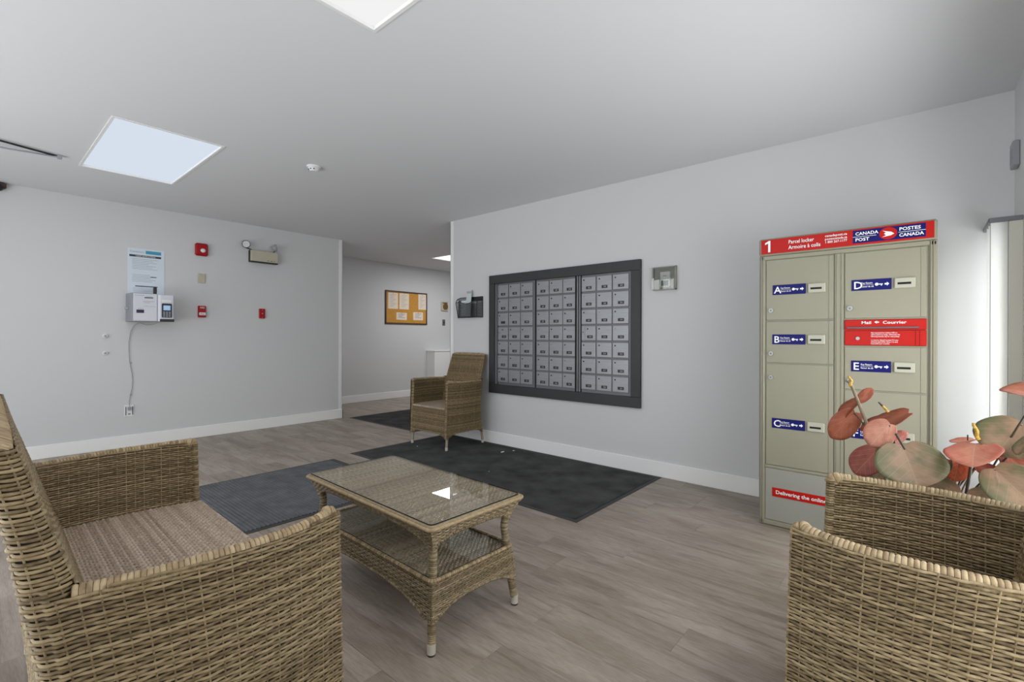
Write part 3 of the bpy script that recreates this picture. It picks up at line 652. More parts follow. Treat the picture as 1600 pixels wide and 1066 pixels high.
# ------------------------------------------------------------------ parcel locker
LXF = 3.14
t = thing('parcel_locker', (3.39, .35, 0), 'tall greige parcel locker with red header and lettered doors', 'parcel locker')
m = MB(); m.cube((LXF + .008, -.05, .004), (CR - .02, .75, 1.70), .006); obj('cabinet_body', m, [M['locker']], t)
m = MB()   # face frame
def fb_(a, b, x=LXF, bev=.002): m.cube((x, a[0], a[1]), (LXF + .012, b[0], b[1]), bev)
fb_((.719, .004), (.75, 1.602), LXF, .007); fb_((-.05, .004), (-.016, 1.602), LXF, .007)
fb_((.331, .36), (.373, 1.578)); fb_((-.05, .004), (.75, .030)); fb_((-.05, 1.579), (.75, 1.602)); fb_((-.02, .343), (.72, .358))
for y in (.7385, .7285, -.026, -.036): m.cube((LXF - .004, y - .0022, .004), (LXF, y + .0022, 1.6), .001)
for y in (.363, .341): m.cube((LXF - .003, y - .0015, .36), (LXF, y + .0015, 1.58), .0007)
for ya_, yb_, zs in ((.715, .375, (1.216, .965)), (.329, -.012, (1.217, 1.071, .835))):
    for z in zs: m.cube((LXF + .002, yb_, z - .0022), (LXF + .01, ya_, z + .0022))
obj('face_frame', m, [M['locker']], t)
def key_icon(mb, y, z, s, mi):
    # small key and an arrow, drawn from plates
    x = LXF - .0072
    pts = [(y + s * math.cos(a) * .010, z + s * math.sin(a) * .010) for a in np.linspace(0, 2 * PI, 12, endpoint=False)]
    mb.prism(pts[::-1], 0, x - .0004, x, mi); mb.cube((x - .0004, y - .032 * s, z - .0025), (x, y - .006 * s, z + .0025), 0, mi)
    mb.cube((x - .0004, y - .028 * s, z - .008), (x, y - .022 * s, z), 0, mi)
    mb.prism([(y - .042 * s, z - .004), (y - .042 * s, z + .004), (y - .054 * s, z + .004), (y - .054 * s, z + .010), (y - .066 * s, z), (y - .054 * s, z - .010), (y - .054 * s, z - .004)], 0, x - .0004, x, mi)
def door(letter, ya_, yb_, zt, zb, lz, lab_y, lab_z, lock):
    m = MB(); m.cube((LXF + .001, yb_, zb), (LXF + .010, ya_, zt), .0025)
    m.cube((LXF - .001, yb_ + .014, zb + .003), (LXF + .001, yb_ + .022, zt - .003), .0006)
    d = obj('locker_door', m, [M['locker']], t)
    m = MB(); y0_ = lab_y; w_ = .169; m.cube((LXF - .0022, y0_ - w_, lab_z - .029), (LXF + .001, y0_, lab_z + .029), .001, 0)
    xx = LXF - .0028
    m.text(letter, (xx, y0_ - .008, lab_z - .0195), RR, UP, .055, 1, .012)
    m.text('Key Return', (xx, y0_ - .042, lab_z + .005), RR, UP, .0135, 1, .010, w=.048); m.text('Retour de clé', (xx, y0_ - .042, lab_z - .013), RR, UP, .0128, 1, .010, w=.053)
    m.cube((xx - .0004, y0_ - .095, lab_z - .0005), (xx, y0_ - .042, lab_z + .0005), 0, 1)
    for q in (0,):
        px_ = m.n
    mk = MB(); key_icon(mk, y0_ - .108, lab_z, .78, 1)
    for v in mk.v: v[:, 0] += .0042
    m.add(np.concatenate(mk.v), mk.f, 1)
    obj('key_return_label', m, [M['navy'], M['print_white']], d)
    sy = y0_ - .179
    m = MB(); m.cube((LXF - .010, sy - .085, lab_z - .027), (LXF + .001, sy, lab_z + .027), .004, 0); m.cube((LXF - .0105, sy - .068, lab_z - .008), (LXF - .0098, sy - .014, lab_z + .003), 0, 1); obj('key_slot', m, [mat('pale_slot_plastic', (168, 166, 150), .4), M['dark_gap']], d)
    m = MB(); m.cyl((LXF - .009, lock[0], lock[1]), .0125, .010, 0, 18); m.cyl((LXF - .0105, lock[0], lock[1]), .006, .002, 0, 12, mi=1); obj('lock', m, [M['chrome'], M['silver_dark']], d)
door('A', .713, .377, 1.576, 1.220, 0, .678, 1.397, (.686, 1.277)); door('B', .713, .377, 1.212, .968, 0, .679, 1.106, (.686, 1.022)); door('C', .713, .377, .962, .361, 0, .680, .612, (.686, .881))
door('D', .327, -.010, 1.576, 1.221, 0, .296, 1.398, (.303, 1.275)); door('E', .327, -.010, 1.068, .838, 0, .297, .965, (.303, .885)); door('F', .327, -.010, .832, .361, 0, .298, .606, (.303, .765))
# mail slot
m = MB(); m.cube((LXF - .004, -.010, 1.158), (LXF + .01, .327, 1.213), .003); m.cube((LXF - .001, -.010, 1.076), (LXF + .01, .327, 1.156), .003); m.cube((LXF - .004, .010, 1.078), (LXF, .016, 1.152), .001); m.cube((LXF - .004, .026, 1.078), (LXF, .032, 1.152), .001)
ms_ = obj('mail_drop', m, [M['red']], t, label='red mail drop panel with slot')
m = MB(); m.cube((LXF - .013, .018, 1.166), (LXF - .003, .317, 1.174), .003); obj('slot_flap', m, [M['silver_dark']], ms_)
m = MB(); m.cyl((LXF - .006, .268, 1.113), .009, .006, 0, 14); obj('lock', m, [M['chrome']], ms_)
m = MB(); x = LXF - .0046
m.text('Mail', (x, .253, 1.190), RR, UP, .021, 0, .014, sx=1.25); m.prism([(.198, 1.200), (.188, 1.205), (.182, 1.199), (.190, 1.193)], 0, x - .0004, x); m.prism([(.186, 1.205), (.176, 1.198), (.190, 1.192)], 0, x - .0004, x)
m.text('Courrier', (x, .163, 1.190), RR, UP, .021, 0, .014, sx=1.25)
for k, s in enumerate(('Mail deposited here before 9:00 am', 'will be picked up today. Otherwise the', 'following business day for next pickup.', '', 'Le courrier déposé ici avant 9 h sera', 'ramassé aujourd\'hui. Sinon, il le sera', 'le prochain jour ouvrable.')):
    if s: m.text(s, (LXF - .0016, .212, 1.140 - k * .0095), RR, UP, .0088, 0, .01, sx=.86)
obj('lettering', m, [M['print_white']], ms_)
# bottom panel
m = MB(); m.cube((LXF + .003, -.012, .034), (LXF + .010, .716, .340), .002); bp_ = obj('bottom_panel', m, [M['locker_lower']], t)
m = MB(); m.cube((LXF + .0005, .25, .177), (LXF + .003, .678, .229), 0, 0); m.text('Delivering the online world', (LXF - .0001, .660, .1945), RR, UP, .030, 1, .016); obj('slogan_strip', m, [M['red'], M['print_white']], bp_)
# header
m = MB(); m.cube((LXF - .012, -.05, 1.604), (3.24, .75, 1.704), .008); hd = obj('header', m, [M['locker']], t)
m = MB(); x = LXF - .0125
m.cube((x - .001, -.038, 1.612), (x + .004, .738, 1.6965), .001, 0); m.cube((x - .002, -.006, 1.622), (x, .290, 1.690), 0, 1)
m.cube((x - .0024, .19, 1.6545), (x - .001, .290, 1.6565), 0, 2); m.cube((x - .0024, -.006, 1.6555), (x - .001, .10, 1.6575), 0, 2)
cy, cz = .141, 1.657; el = [(cy + .037 * math.cos(a), cz + .031 * math.sin(a)) for a in np.linspace(0, 2 * PI, 28, endpoint=False)]; m.prism(el[::-1], 0, x - .0032, x, 0)
xx = x - .0034
wing = [(.164, 1.673), (.128, 1.663), (.116, 1.653), (.130, 1.645), (.166, 1.640), (.150, 1.648), (.158, 1.657), (.150, 1.663)]
m.prism(wing[::-1], 0, xx - .0004, xx, 2)
m.prism([(.700, 1.622), (.688, 1.622), (.688, 1.689), (.697, 1.689), (.716, 1.678), (.716, 1.667), (.700, 1.674)], 0, xx - .0004, xx, 2)
m.text('Parcel locker', (xx, .594, 1.660), RR, UP, .030, 2, .010, w=0.126); m.text('Armoire à colis', (xx, .594, 1.628), RR, UP, .030, 2, .010, w=0.157)
for k, s in enumerate(('canadapost.ca', 'postescanada.ca', '1 800 267-1177')): m.text(s, (xx, .416, 1.674 - k * .0175), RR, UP, .0175, 2, .014, w=.101)
m.text('CANADA', (xx, .279, 1.6635), RR, UP, .023, 2, .022, w=.098); m.text('POST', (xx, .279, 1.632), RR, UP, .023, 2, .022, w=.060)
m.text('POSTES', (xx, .097, 1.664), RR, UP, .023, 2, .022, w=.084); m.text('CANADA', (xx, .097, 1.633), RR, UP, .023, 2, .022, w=.096)
obj('sign_plate', m, [M['red'], M['navy'], M['print_white']], hd)

# ------------------------------------------------------------------ vertical blind and window casing in the right corner
t = thing('vertical_blind', (3.50, -.29, 1.69), 'brightly lit narrow vertical blind in the corner beside the parcel locker', 'blind')
m = MB(); m.cube((3.348, -.318, 1.692), (3.648, -.242, 1.714), .003); m.cube((3.346, -.362, 1.690), (3.352, -.244, 1.714), .002); obj('head_rail', m, [M['silver_dark']], t)
vm = bpy.data.materials.new('translucent_vane'); vm.use_nodes = True; nt = vm.node_tree; nt.nodes.clear()
o_ = nt.nodes.new('ShaderNodeOutputMaterial'); mx = nt.nodes.new('ShaderNodeMixShader'); df_ = nt.nodes.new('ShaderNodeBsdfDiffuse'); tr = nt.nodes.new('ShaderNodeBsdfTranslucent')
df_.inputs[0].default_value = (.85, .85, .84, 1); tr.inputs[0].default_value = (.95, .95, .94, 1); mx.inputs[0].default_value = .72
nt.links.new(df_.outputs[0], mx.inputs[1]); nt.links.new(tr.outputs[0], mx.inputs[2]); nt.links.new(mx.outputs[0], o_.inputs[0])
for x in (3.353, 3.44, 3.53):
    m = MB(); m.cube((x - .0007, -.311, .12), (x + .0007, -.249, 1.692)); obj('vane', m, [vm], t)
m = MB(); m.cube((3.350, -.3125, .12), (3.354, -.3095, 1.69)); m.cube((3.350, -.2500, .12), (3.354, -.2475, 1.69)); obj('vane_edge', m, [M['grey_plastic']], t)
m = MB(); m.cube((3.346, FW, .06), (3.384, -.3135, 1.69), .002); m.cube((3.346, FW, .06), (3.384, -.245, .12), .002)
struct('trim_3', m, [mat('cream_window_casing', (206, 203, 192), .5)])
t = thing('chime_box', (3.51, FW, 2.05), 'small grey box high on the wall beside the lit blind', 'wall box')
m = MB(); m.cube((3.45, FW, 1.985), (3.55, FW + .028, 2.112), .005); obj('cover', m, [M['grey_plastic']], t)
m = MB(); 
for k in range(4): m.cube((3.465, FW + .0275, 2.01 + k * .02), (3.535, FW + .0295, 2.014 + k * .02))
obj('grille', m, [M['machine_side']], t)

# ------------------------------------------------------------------ floor mats
def ribbed_mat(x0, x1, y0_, y1_, name, label, mt, along_y=True, pitch=.012):
    t = thing(name, ((x0 + x1) / 2, (y0_ + y1_) / 2, 0), label, 'floor mat')
    m = MB(); m.cube((x0, y0_, 0), (x1, y1_, .004), .0015); obj('rubber_border', m, [M['rubber']], t)
    m = MB(); e = .03; hi, lo = .0085, .0045
    if along_y: a0, a1, b0, b1 = x0 + e, x1 - e, y0_ + e, y1_ - e
    else: a0, a1, b0, b1 = y0_ + e, y1_ - e, x0 + e, x1 - e
    n = int((a1 - a0) / pitch); V = []; Fc = []
    for i in range(n):
        c = a0 + i * pitch
        for (u, z) in ((c, lo), (c + pitch * .22, hi), (c + pitch * .62, hi), (c + pitch * .84, lo)):
            for q in (b0, b1): V.append((u, q, z) if along_y else (q, u, z))
    k = n * 4
    for i in range(k - 1): 
        f = (2 * i, 2 * i + 1, 2 * i + 3, 2 * i + 2); Fc.append(f[::-1] if along_y else f)
    m.add(V, Fc); obj('ribbed_pile', m, [mt], t)
ribbed_mat(2.41, 3.632, 1.572, 4.125, 'floor_mat', 'long dark charcoal mat along the mailbox wall', M['mat_dark'])
ribbed_mat(.42, 2.20, 2.872, 4.05, 'floor_mat', 'bluish grey ribbed mat between the loveseat and coffee table', M['mat_grey'], pitch=.024)
ribbed_mat(3.456, 4.75, 4.50, 5.95, 'floor_mat', 'dark mat in the alcove opening beyond the far armchair', M['mat_dark'])
for k, (x, y, s, z, lb) in enumerate(((3.395, 3.055, .05, .009, 'larger white torn scrap on the dark mat near the far armchair'), (3.497, 3.013, .03, .009, 'smaller white scrap by the baseboard on the dark mat'), (2.998, 3.86, .012, .009, 'tiny white crumb in front of the far armchair'), (2.824, 2.697, .008, .009, 'tiny white crumb in the middle of the dark mat'),
                                      (1.322, 1.455, .03, .4665, 'white scrap of tape on the coffee table glass near the reflection'))):
    r = random.Random(k + 3); m = MB(); n = 7; pts = []
    for i in range(n):
        a = 2 * PI * i / n; q = s * (.3 + .7 * r.random()) * .6; pts.append((x + q * math.cos(a) * 1.3, y + q * math.sin(a) * .6))
    m.prism(pts, 2, z, z + .0015 + s * .05)
    single('paper_scrap', m, [M['print_white']], (x, y, z), lb, 'scrap', 'white scraps of paper')

# ------------------------------------------------------------------ weaving
def grid_faces(nr, nc, base=0):
    i, j = np.meshgrid(np.arange(nr - 1), np.arange(nc - 1), indexing='ij')
    a = base + i * nc + j
    return np.stack([a, a + 1, a + nc + 1, a + nc], -1).reshape(-1, 4)
def mesh_np(name, parts, mats):
    V = np.concatenate([p[0] for p in parts]); off = 0; Fs = []; MI = []; 
    for v, f, mi in parts: Fs.append(f + off); MI.append(np.full(len(f), mi, np.int32)); off += len(v)
    Fs = np.concatenate(Fs).astype(np.int32); MI = np.concatenate(MI)
    used, inv = np.unique(Fs.ravel(), return_inverse=True); V = V[used]; Fs = inv.reshape(-1, 4).astype(np.int32)
    me = bpy.data.meshes.new(name); me.vertices.add(len(V)); me.vertices.foreach_set('co', V.astype(np.float32).ravel())
    me.loops.add(Fs.size); me.loops.foreach_set('vertex_index', Fs.ravel()); me.polygons.add(len(Fs))
    me.polygons.foreach_set('loop_start', np.arange(0, Fs.size, 4, dtype=np.int32)); me.polygons.foreach_set('loop_total', np.full(len(Fs), 4, np.int32))
    for m_ in mats: me.materials.append(m_)
    me.polygons.foreach_set('material_index', MI); me.polygons.foreach_set('use_smooth', np.ones(len(Fs), bool)); me.update(calc_edges=True); me.validate(); return me
def surf_n(S, s, t, e=1e-3):
    P = S(s, t); ds = S(s + e, t) - S(s - e, t); dt = S(s, t + e) - S(s, t - e)
    n = np.cross(ds, dt); n /= np.linalg.norm(n, axis=-1, keepdims=True) + 1e-12
    dt = dt / (np.linalg.norm(dt, axis=-1, keepdims=True) + 1e-12); ds = ds / (np.linalg.norm(ds, axis=-1, keepdims=True) + 1e-12)
    return P, n, ds, dt
def weave(S, s1, t0, t1, keep=None, row=.0078, stake=.0275, seg=5, amp=.0023, th=.0019, core=-.0018, smooth_wave=1, jit=.0004, flip=1, wid=.425, back=True):
    """strands run along s, stakes along t, on the surface S(s, t); flip=-1 if the outside is the other way"""
    out = []; nst = max(2, int(round(s1 / stake))); stake = s1 / nst; nrow = max(2, int(round((t1 - t0) / row))); row = (t1 - t0) / nrow
    ns = nst * seg + 1; s = np.linspace(1e-4, s1 - 1e-4, ns)
    prof_t = np.array([-wid, -.24, .22, wid]) * row; prof_n = np.array([-.0018, th * .82, th, -.0016])
    for j in range(nrow):
        t = t0 + (j + .5) * row + rng.normal(0, jit) ; tt = np.full(ns, t)
        P, n, ds, dt = surf_n(S, s, tt); n = n * flip
        wv = np.cos(PI * s / stake + PI * j); wv = np.sign(wv) * np.abs(wv) ** .7; h = amp * wv + rng.normal(0, jit * .5)
        G = P[:, None, :] + n[:, None, :] * (h[:, None] + prof_n)[..., None] + dt[:, None, :] * (prof_t + row * .10 * wv[:, None] * 0)[..., None]
        Fq = grid_faces(ns, 4)
        if keep is not None:
            kk = keep(s, tt); cell = np.repeat(kk[:-1] & kk[1:], 3); Fq = Fq[cell]
        if len(Fq): out.append((G.reshape(-1, 3), Fq, 0))
    # stakes
    nt_ = nrow + 1; tt = np.linspace(t0, t1, nt_); hw = .0019
    for k in range(nst + 1):
        sk = np.full(nt_, min(max(k * stake, hw + 1e-4), s1 - hw - 1e-4)); P, n, ds, dt = surf_n(S, sk, tt); n = n * flip
        G = P[:, None, :] + ds[:, None, :] * (np.array([-1, -.5, .5, 1]) * hw)[None, :, None] + n[:, None, :] * np.array([-.0012, .0005, .0005, -.0012])[None, :, None]
        Fq = grid_faces(nt_, 4)
        if keep is not None:
            kk = keep(sk, tt); Fq = Fq[np.repeat(kk[:-1] & kk[1:], 3)]
        if len(Fq): out.append((G.reshape(-1, 3), Fq, 0))
    if not back: return out
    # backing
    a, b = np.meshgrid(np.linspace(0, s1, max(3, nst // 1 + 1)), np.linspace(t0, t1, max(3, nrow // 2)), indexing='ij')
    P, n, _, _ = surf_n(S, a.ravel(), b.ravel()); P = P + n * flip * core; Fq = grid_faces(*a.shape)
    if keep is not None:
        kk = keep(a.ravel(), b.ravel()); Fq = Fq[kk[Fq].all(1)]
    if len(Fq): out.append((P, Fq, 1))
    return out
def ribtube(pts, r, pitch=.0098, amp=.0019, n=8, per=4, flat=(1, 1), ref=(0, 0, 1)):
    pts = np.array(pts, float); d = np.r_[0, np.cumsum(np.linalg.norm(np.diff(pts, axis=0), axis=1))]; m_ = max(8, int(d[-1] / pitch) * per + 1)
    q = np.linspace(0, d[-1], m_); P = np.stack([np.interp(q, d, pts[:, i]) for i in range(3)], 1)
    T_ = np.gradient(P, axis=0); T_ /= np.linalg.norm(T_, axis=1)[:, None]
    k = np.ones(5) / 5; T_ = np.stack([np.convolve(np.pad(T_[:, i], 2, 'edge'), k, 'valid') for i in range(3)], 1); T_ /= np.linalg.norm(T_, axis=1)[:, None]
    U = np.cross(T_, np.array(ref, float)); U /= np.linalg.norm(U, axis=1)[:, None] + 1e-9; Vv = np.cross(U, T_)
    ph = (q / pitch) % 1; prof = np.sqrt(np.clip(1 - (2 * ph - 1) ** 2, 0, 1)); rr = r + amp * (2 * prof - 1.2); a = np.arange(n + 1) * 2 * PI / n
    out = []
    nw = max(1, int(d[-1] / pitch))
    for w_ in range(nw):          # one wrap at a time: its own loop of cane
        fr = np.linspace(.03, .97, per + 1); qq = (w_ + fr) * d[-1] / nw; f_ = qq / d[-1] * (m_ - 1)
        Pq = np.stack([np.interp(f_, np.arange(m_), P[:, i]) for i in range(3)], 1); Uq = np.stack([np.interp(f_, np.arange(m_), U[:, i]) for i in range(3)], 1); Vq = np.stack([np.interp(f_, np.arange(m_), Vv[:, i]) for i in range(3)], 1)
        rq = r + amp * (2 * np.sqrt(np.clip(1 - (2 * fr - 1) ** 2, 0, 1)) - 1.2) + rng.normal(0, amp * .18)
        G = Pq[:, None] + rq[:, None, None] * (np.cos(a)[None, :, None] * Uq[:, None] * flat[0] + np.sin(a)[None, :, None] * Vq[:, None] * flat[1])
        out.append((G.reshape(-1, 3), grid_faces(per + 1, n + 1), 0))
    G = P[:, None] + (r - amp * .9) * (np.cos(a)[None, :, None] * U[:, None] * flat[0] + np.sin(a)[None, :, None] * Vv[:, None] * flat[1]); sel = np.arange(0, m_, min(per, 3))
    if sel[-1] != m_ - 1: sel = np.append(sel, m_ - 1)
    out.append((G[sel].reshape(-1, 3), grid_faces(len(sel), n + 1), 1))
    for e_ in (0, -1):
        c = P[e_]; ring_ = P[e_] + (G[e_][:n] - P[e_]) * 1.15; Vc = np.concatenate([ring_, c[None]]); out.append((Vc, np.array([[i, (i + 1) % n, n, n] for i in range(0)] or [[i, i + 1, (i + 2) % n, n] for i in range(0, n - 1, 2)], int), 0))
    return out
def wobj(name, parts, parent, mats=None, label=None):
    me = mesh_np(name, parts, mats or [M['wicker'], M['core']]); o = bpy.data.objects.new(name, me); COL.objects.link(o); o.parent = parent
    if label: o['label'] = label
    return o
def interp(z, zs, vs):
    zs = np.array(zs); vs = np.array(vs)
    # smooth monotone-ish interpolation: linear with a little blur
    f = lambda q: np.interp(q, zs, vs)
    return (f(z - .03) + 2 * f(z) + f(z + .03)) / 4

def armchair(t, W, yo_pts, yi_pts, seat_z=.41, inset=.004, taper=.03):
    """wicker chair in local coordinates: width 2W along x, front towards +y. yo: outer back line, yi: inner back line."""
    yf = lambda z: np.interp(z, [0, .28, .675], [.268, .262, .250])
    yo = lambda z: interp(np.asarray(z, float), *zip(*yo_pts)); yi = lambda z: np.interp(z, *zip(*yi_pts))
    ztop = lambda y: interp(y, (-.45, -.13, -.06, .026, .107, .173, .25), (.655, .659, .662, .663, .664, .667, .674))
    arch = lambda a: .160 - .048 * np.abs(a) ** 5
    bow = lambda y: (.006 + .046 * np.interp(y, (-.32, -.25, -.15, -.05, .03, .10, .17, .22, .25), (0, .05, .6, .95, 1, .92, .6, .22, 0)))
    bz = lambda z: np.interp(z, (.1, .67), (.35, 1.0))
    ta = .036; rc = .028; zA, zB = .662, .925
    Wz = lambda z: W - .0 * z
    # --- side shells and outer back, one continuous wrap
    L1 = .25 - float(yo(.43)) - .03; La = PI * rc / 2; L2 = 2 * (W - rc); S1 = 2 * L1 + 2 * La + L2
    def Sout(s, z):
        s = np.asarray(s, float); z = np.asarray(z, float); f = yf(z); b = yo(z); k = (f - b - rc) / L1
        x = np.zeros_like(s); y = np.zeros_like(s)
        c = s < L1; x[c] = W; y[c] = (f - s * k)[c]
        c = (s >= L1) & (s < L1 + La); a = (s - L1) / rc; x[c] = (W - rc + rc * np.cos(a))[c]; y[c] = (b + rc - rc * np.sin(a))[c]
        c = (s >= L1 + La) & (s < L1 + La + L2); x[c] = (W - rc - (s - L1 - La))[c]; y[c] = b[c]
        c = (s >= L1 + La + L2) & (s < L1 + 2 * La + L2); a = (s - L1 - La - L2) / rc; x[c] = (-W + rc - rc * np.sin(a))[c]; y[c] = (b + rc - rc * np.cos(a))[c]
        c = s >= L1 + 2 * La + L2; x[c] = -W; y[c] = (b + rc + (s - L1 - 2 * La - L2) * k)[c]
        x = x + np.sign(x) * np.where((s < L1) | (s > S1 - L1), bow(y) * bz(z), 0) ; return np.stack([x, y, z], -1)
    def kout(s, z):
        P = Sout(s, z); x, y = P[:, 0], P[:, 1]; side = (s < L1) | (s > S1 - L1)
        a = np.where(side, (y - .0) / .25, x / W); lo = arch(np.clip(a, -1, 1)); b = yo(z); lo = np.where(side, .160 - .048 * np.abs((y - (.25 + b) / 2) / ((.25 - b) / 2)) ** 5, .160 - .048 * np.abs(x / W) ** 5)
        hi = np.where(side & (y > b + rc + .01), ztop(y) - .004, zA + .02)
        return (z >= lo) & (z <= hi)
    SS = lambda s, z: Sout(np.clip(s, 0, S1), z)
    wobj('side_and_back_shell', weave(SS, S1, .105, zA + .012, kout, flip=-1), t)
    # --- inner sides
    for sx in (1, -1):
        f = lambda s, z, sx=sx: np.stack([sx * (W - ta + bow(.24 - s) * bz(z)), .24 - s, z], -1)
        kp = lambda s, z: (z <= ztop(.24 - s) - .004) & (.24 - s > yi(z) - .01)
        wobj('arm_inner_panel', weave(f, .24 - (yi(.42) - .09), seat_z - .02, .672, kp, flip=sx), t)
    # --- inner back and upper back loop
    f = lambda s, z: np.stack([(s - (W - ta)) * (1 + .02 / W), yi(z), z], -1)
    wobj('backrest_inner_panel', weave(f, 2 * (W - ta), seat_z - .02, zA + .01, None, flip=-1, row=.0078), t)
    zU = np.array([zA - .02, zB])
    wb = lambda z: W - inset - taper * (np.asarray(z) - zA) / (zB - zA)
    rB = .027; Ls = 2 * (W - rB); Lc = PI * rB; SL = 2 * Ls + 2 * Lc
    def Sloop(s, z):
        s = np.mod(np.asarray(s, float), SL); z = np.asarray(z, float); w_ = wb(z); o = yo(z); i_ = yi(z); r = (i_ - o) / 2; c0 = (i_ + o) / 2; k = (w_ - rB) / (W - rB)
        x = np.zeros_like(s); y = np.zeros_like(s)
        c = s < Ls; x[c] = ((s - Ls / 2) * k)[c]; y[c] = i_[c]
        c = (s >= Ls) & (s < Ls + Lc); a = (s - Ls) / rB; x[c] = (w_ - rB + rB * np.sin(a))[c]; y[c] = (c0 + r * np.cos(a))[c]
        c = (s >= Ls + Lc) & (s < 2 * Ls + Lc); x[c] = ((Ls / 2 - (s - Ls - Lc)) * k)[c]; y[c] = o[c]
        c = s >= 2 * Ls + Lc; a = (s - 2 * Ls - Lc) / rB; x[c] = (-w_ + rB - rB * np.sin(a))[c]; y[c] = (c0 - r * np.cos(a))[c]
        return np.stack([x, y, z], -1)
    wobj('backrest', weave(Sloop, SL, zA - .030, zB - .006, None, flip=-1, seg=4), t)
    # top cap of the backrest: rounded woven ridge
    xs = np.linspace(-1, 1, 40); wt = float(wb(zB)) - .012; cy_ = float((yo(zB) + yi(zB)) / 2); rr = float((yi(zB) - yo(zB)) / 2)
    wobj('backrest_top_roll', ribtube([(wt * q, cy_, zB - .010 - .012 * abs(q) ** 8) for q in xs], .5, pitch=.0098, amp=.045, n=10, flat=(rr / .5, .020 / .5)), t, [M['wicker_rim'], M['core']])
    # --- arm rims: up the front edge, over, and back to the backrest
    for sx in (1, -1):
        xr = sx * (W - ta / 2)
        wobj('arm_front_edge', ribtube([(xr, float(yf(z)) - .012, z) for z in np.linspace(.115, .660, 14)], .0135, pitch=.0078, amp=.0016, n=10, flat=(1.32, .95), ref=(0, 1., 0.01)), t)
        y_ = float(yf(.66)) - .010; a = np.linspace(0, PI / 2, 5)
        pts = [(xr + sx * .002, y_ - .003 - .012 * (1 - math.cos(q)), .645 + .017 * math.sin(q)) for q in a]
        ye = float(yi(.65)) - .01
        pts += [(xr + sx * float(bow(y)), y, float(ztop(np.array(y))) - .012) for y in np.linspace(y_ - .026, ye, 18)]
        wobj('arm_rim', ribtube(pts, .0152, n=10, amp=.0016, flat=(1.18, .88), ref=(sx * 1., 0.01, 0.01)), t, [M['wicker_rim'], M['core']])
    # --- seat and front apron
    ys = float(yi(seat_z)); D = .252 - ys
    f = lambda s, q: np.stack([(s - (W - ta)) * (1 + (bow(ys + q) * .62) / (W - ta)), ys + q, np.full_like(s, seat_z)], -1)
    wobj('seat', weave(f, 2 * (W - ta), 0, D, None, row=.0092, stake=.0125, seg=5, amp=.0026, th=.0014, flip=1, wid=.56, jit=.00008), t, [M['wicker_seat'], M['core']])
    f = lambda s, z: np.stack([s - (W - ta), yf(z) - .004, z], -1)
    kp = lambda s, z: z >= .160 - .048 * np.abs((s - (W - ta)) / W) ** 5
    wobj('front_apron', weave(f, 2 * (W - ta), .105, seat_z - .004, kp, flip=-1), t)
    wobj('seat_front_roll', ribtube([(q, .255, seat_z - .006) for q in np.linspace(-(W - ta), W - ta, 20)], .0085, n=8), t, [M['wicker_seat'], M['core']])
    # arch edging
    for a0, pf in (((-1, 1), lambda q: (q * (W - .02), .255, .160 - .048 * abs(q) ** 5)), ((-1, 1), lambda q: (q * (W - .02), float(yo(.15)) + .008, .160 - .048 * abs(q) ** 5))):
        wobj('lower_edge_binding', ribtube([pf(q) for q in np.linspace(-.97, .97, 24)], .0055, n=6), t)
    for sx in (1, -1):
        b = float(yo(.15)); ym, yh = (.25 + b) / 2, (.25 - b) / 2
        wobj('lower_edge_binding', ribtube([(sx * (W - .008), ym + yh * q, .160 - .048 * abs(q) ** 5) for q in np.linspace(-.95, .95, 20)], .0055, n=6), t)
    # --- legs
    for sx in (1, -1):
        for (yt, yb_) in ((.236, .248), (float(yo(.16)) + .02, float(yo(.02)) + .012)):
            m = MB(); m.tube([(sx * (W - .018), yt, .20), (sx * (W - .018), yt + (yb_ - yt) * .8, .034)], .0135, 12); lg = obj('leg', m, [mat('greige_leg', (150, 138, 122), .5) if 'leg' not in M else M['leg']], t, local=True); M['leg'] = lg.data.materials[0]
            m = MB(); m.cyl((sx * (W - .018), yt + (yb_ - yt) * .85, .004), .0142, .032, 2, 12); m.cyl((sx * (W - .018), yt + (yb_ - yt) * .85, 0), .013, .005, 2, 12, mi=1); obj('foot_cap', m, [M['cap'], M['black']], lg, local=True)

AC_o = ((0, -.272), (.26, -.226), (.43, -.216), (.65, -.238), (.915, -.328), (1.0, -.355)); AC_i = ((.3, -.155), (.41, -.165), (.65, -.196), (.925, -.284), (1, -.31))
LV_o = ((0, -.262), (.1, -.274), (.2, -.276), (.4, -.281), (.55, -.302), (.68, -.324), (.767, -.337), (.93, -.375), (1, -.40)); LV_i = ((.3, -.135), (.41, -.172), (.656, -.247), (.82, -.297), (.925, -.325), (1, -.345))
chairR = thing('wicker_armchair', (1.575, -.012, 0), 'wicker armchair beside the leafy plant, seen from its side', 'armchair', 'wicker armchairs')
armchair(chairR, .285, AC_o, AC_i, inset=.020, taper=.010)
# the armchair by the mailbox wall: a copy with all its parts
chairF = chairR.copy(); COL.objects.link(chairF); chairF.location = (3.305, 3.755, .008); chairF.rotation_euler = (0, 0, PI / 2)
chairF['label'] = 'small distant wicker armchair standing against the mailbox wall on the dark mat'
for ch in list(chairR.children):
    c = ch.copy(); COL.objects.link(c); c.parent = chairF
    for g in ch.children: d = g.copy(); COL.objects.link(d); d.parent = c
love = thing('wicker_loveseat', (.394, 1.762, 0), 'wide two-seat wicker loveseat with woven seat in front of the grey mat', 'loveseat', rz=-PI / 2 - math.radians(1.05))
armchair(love, .617, LV_o, LV_i, taper=.02)

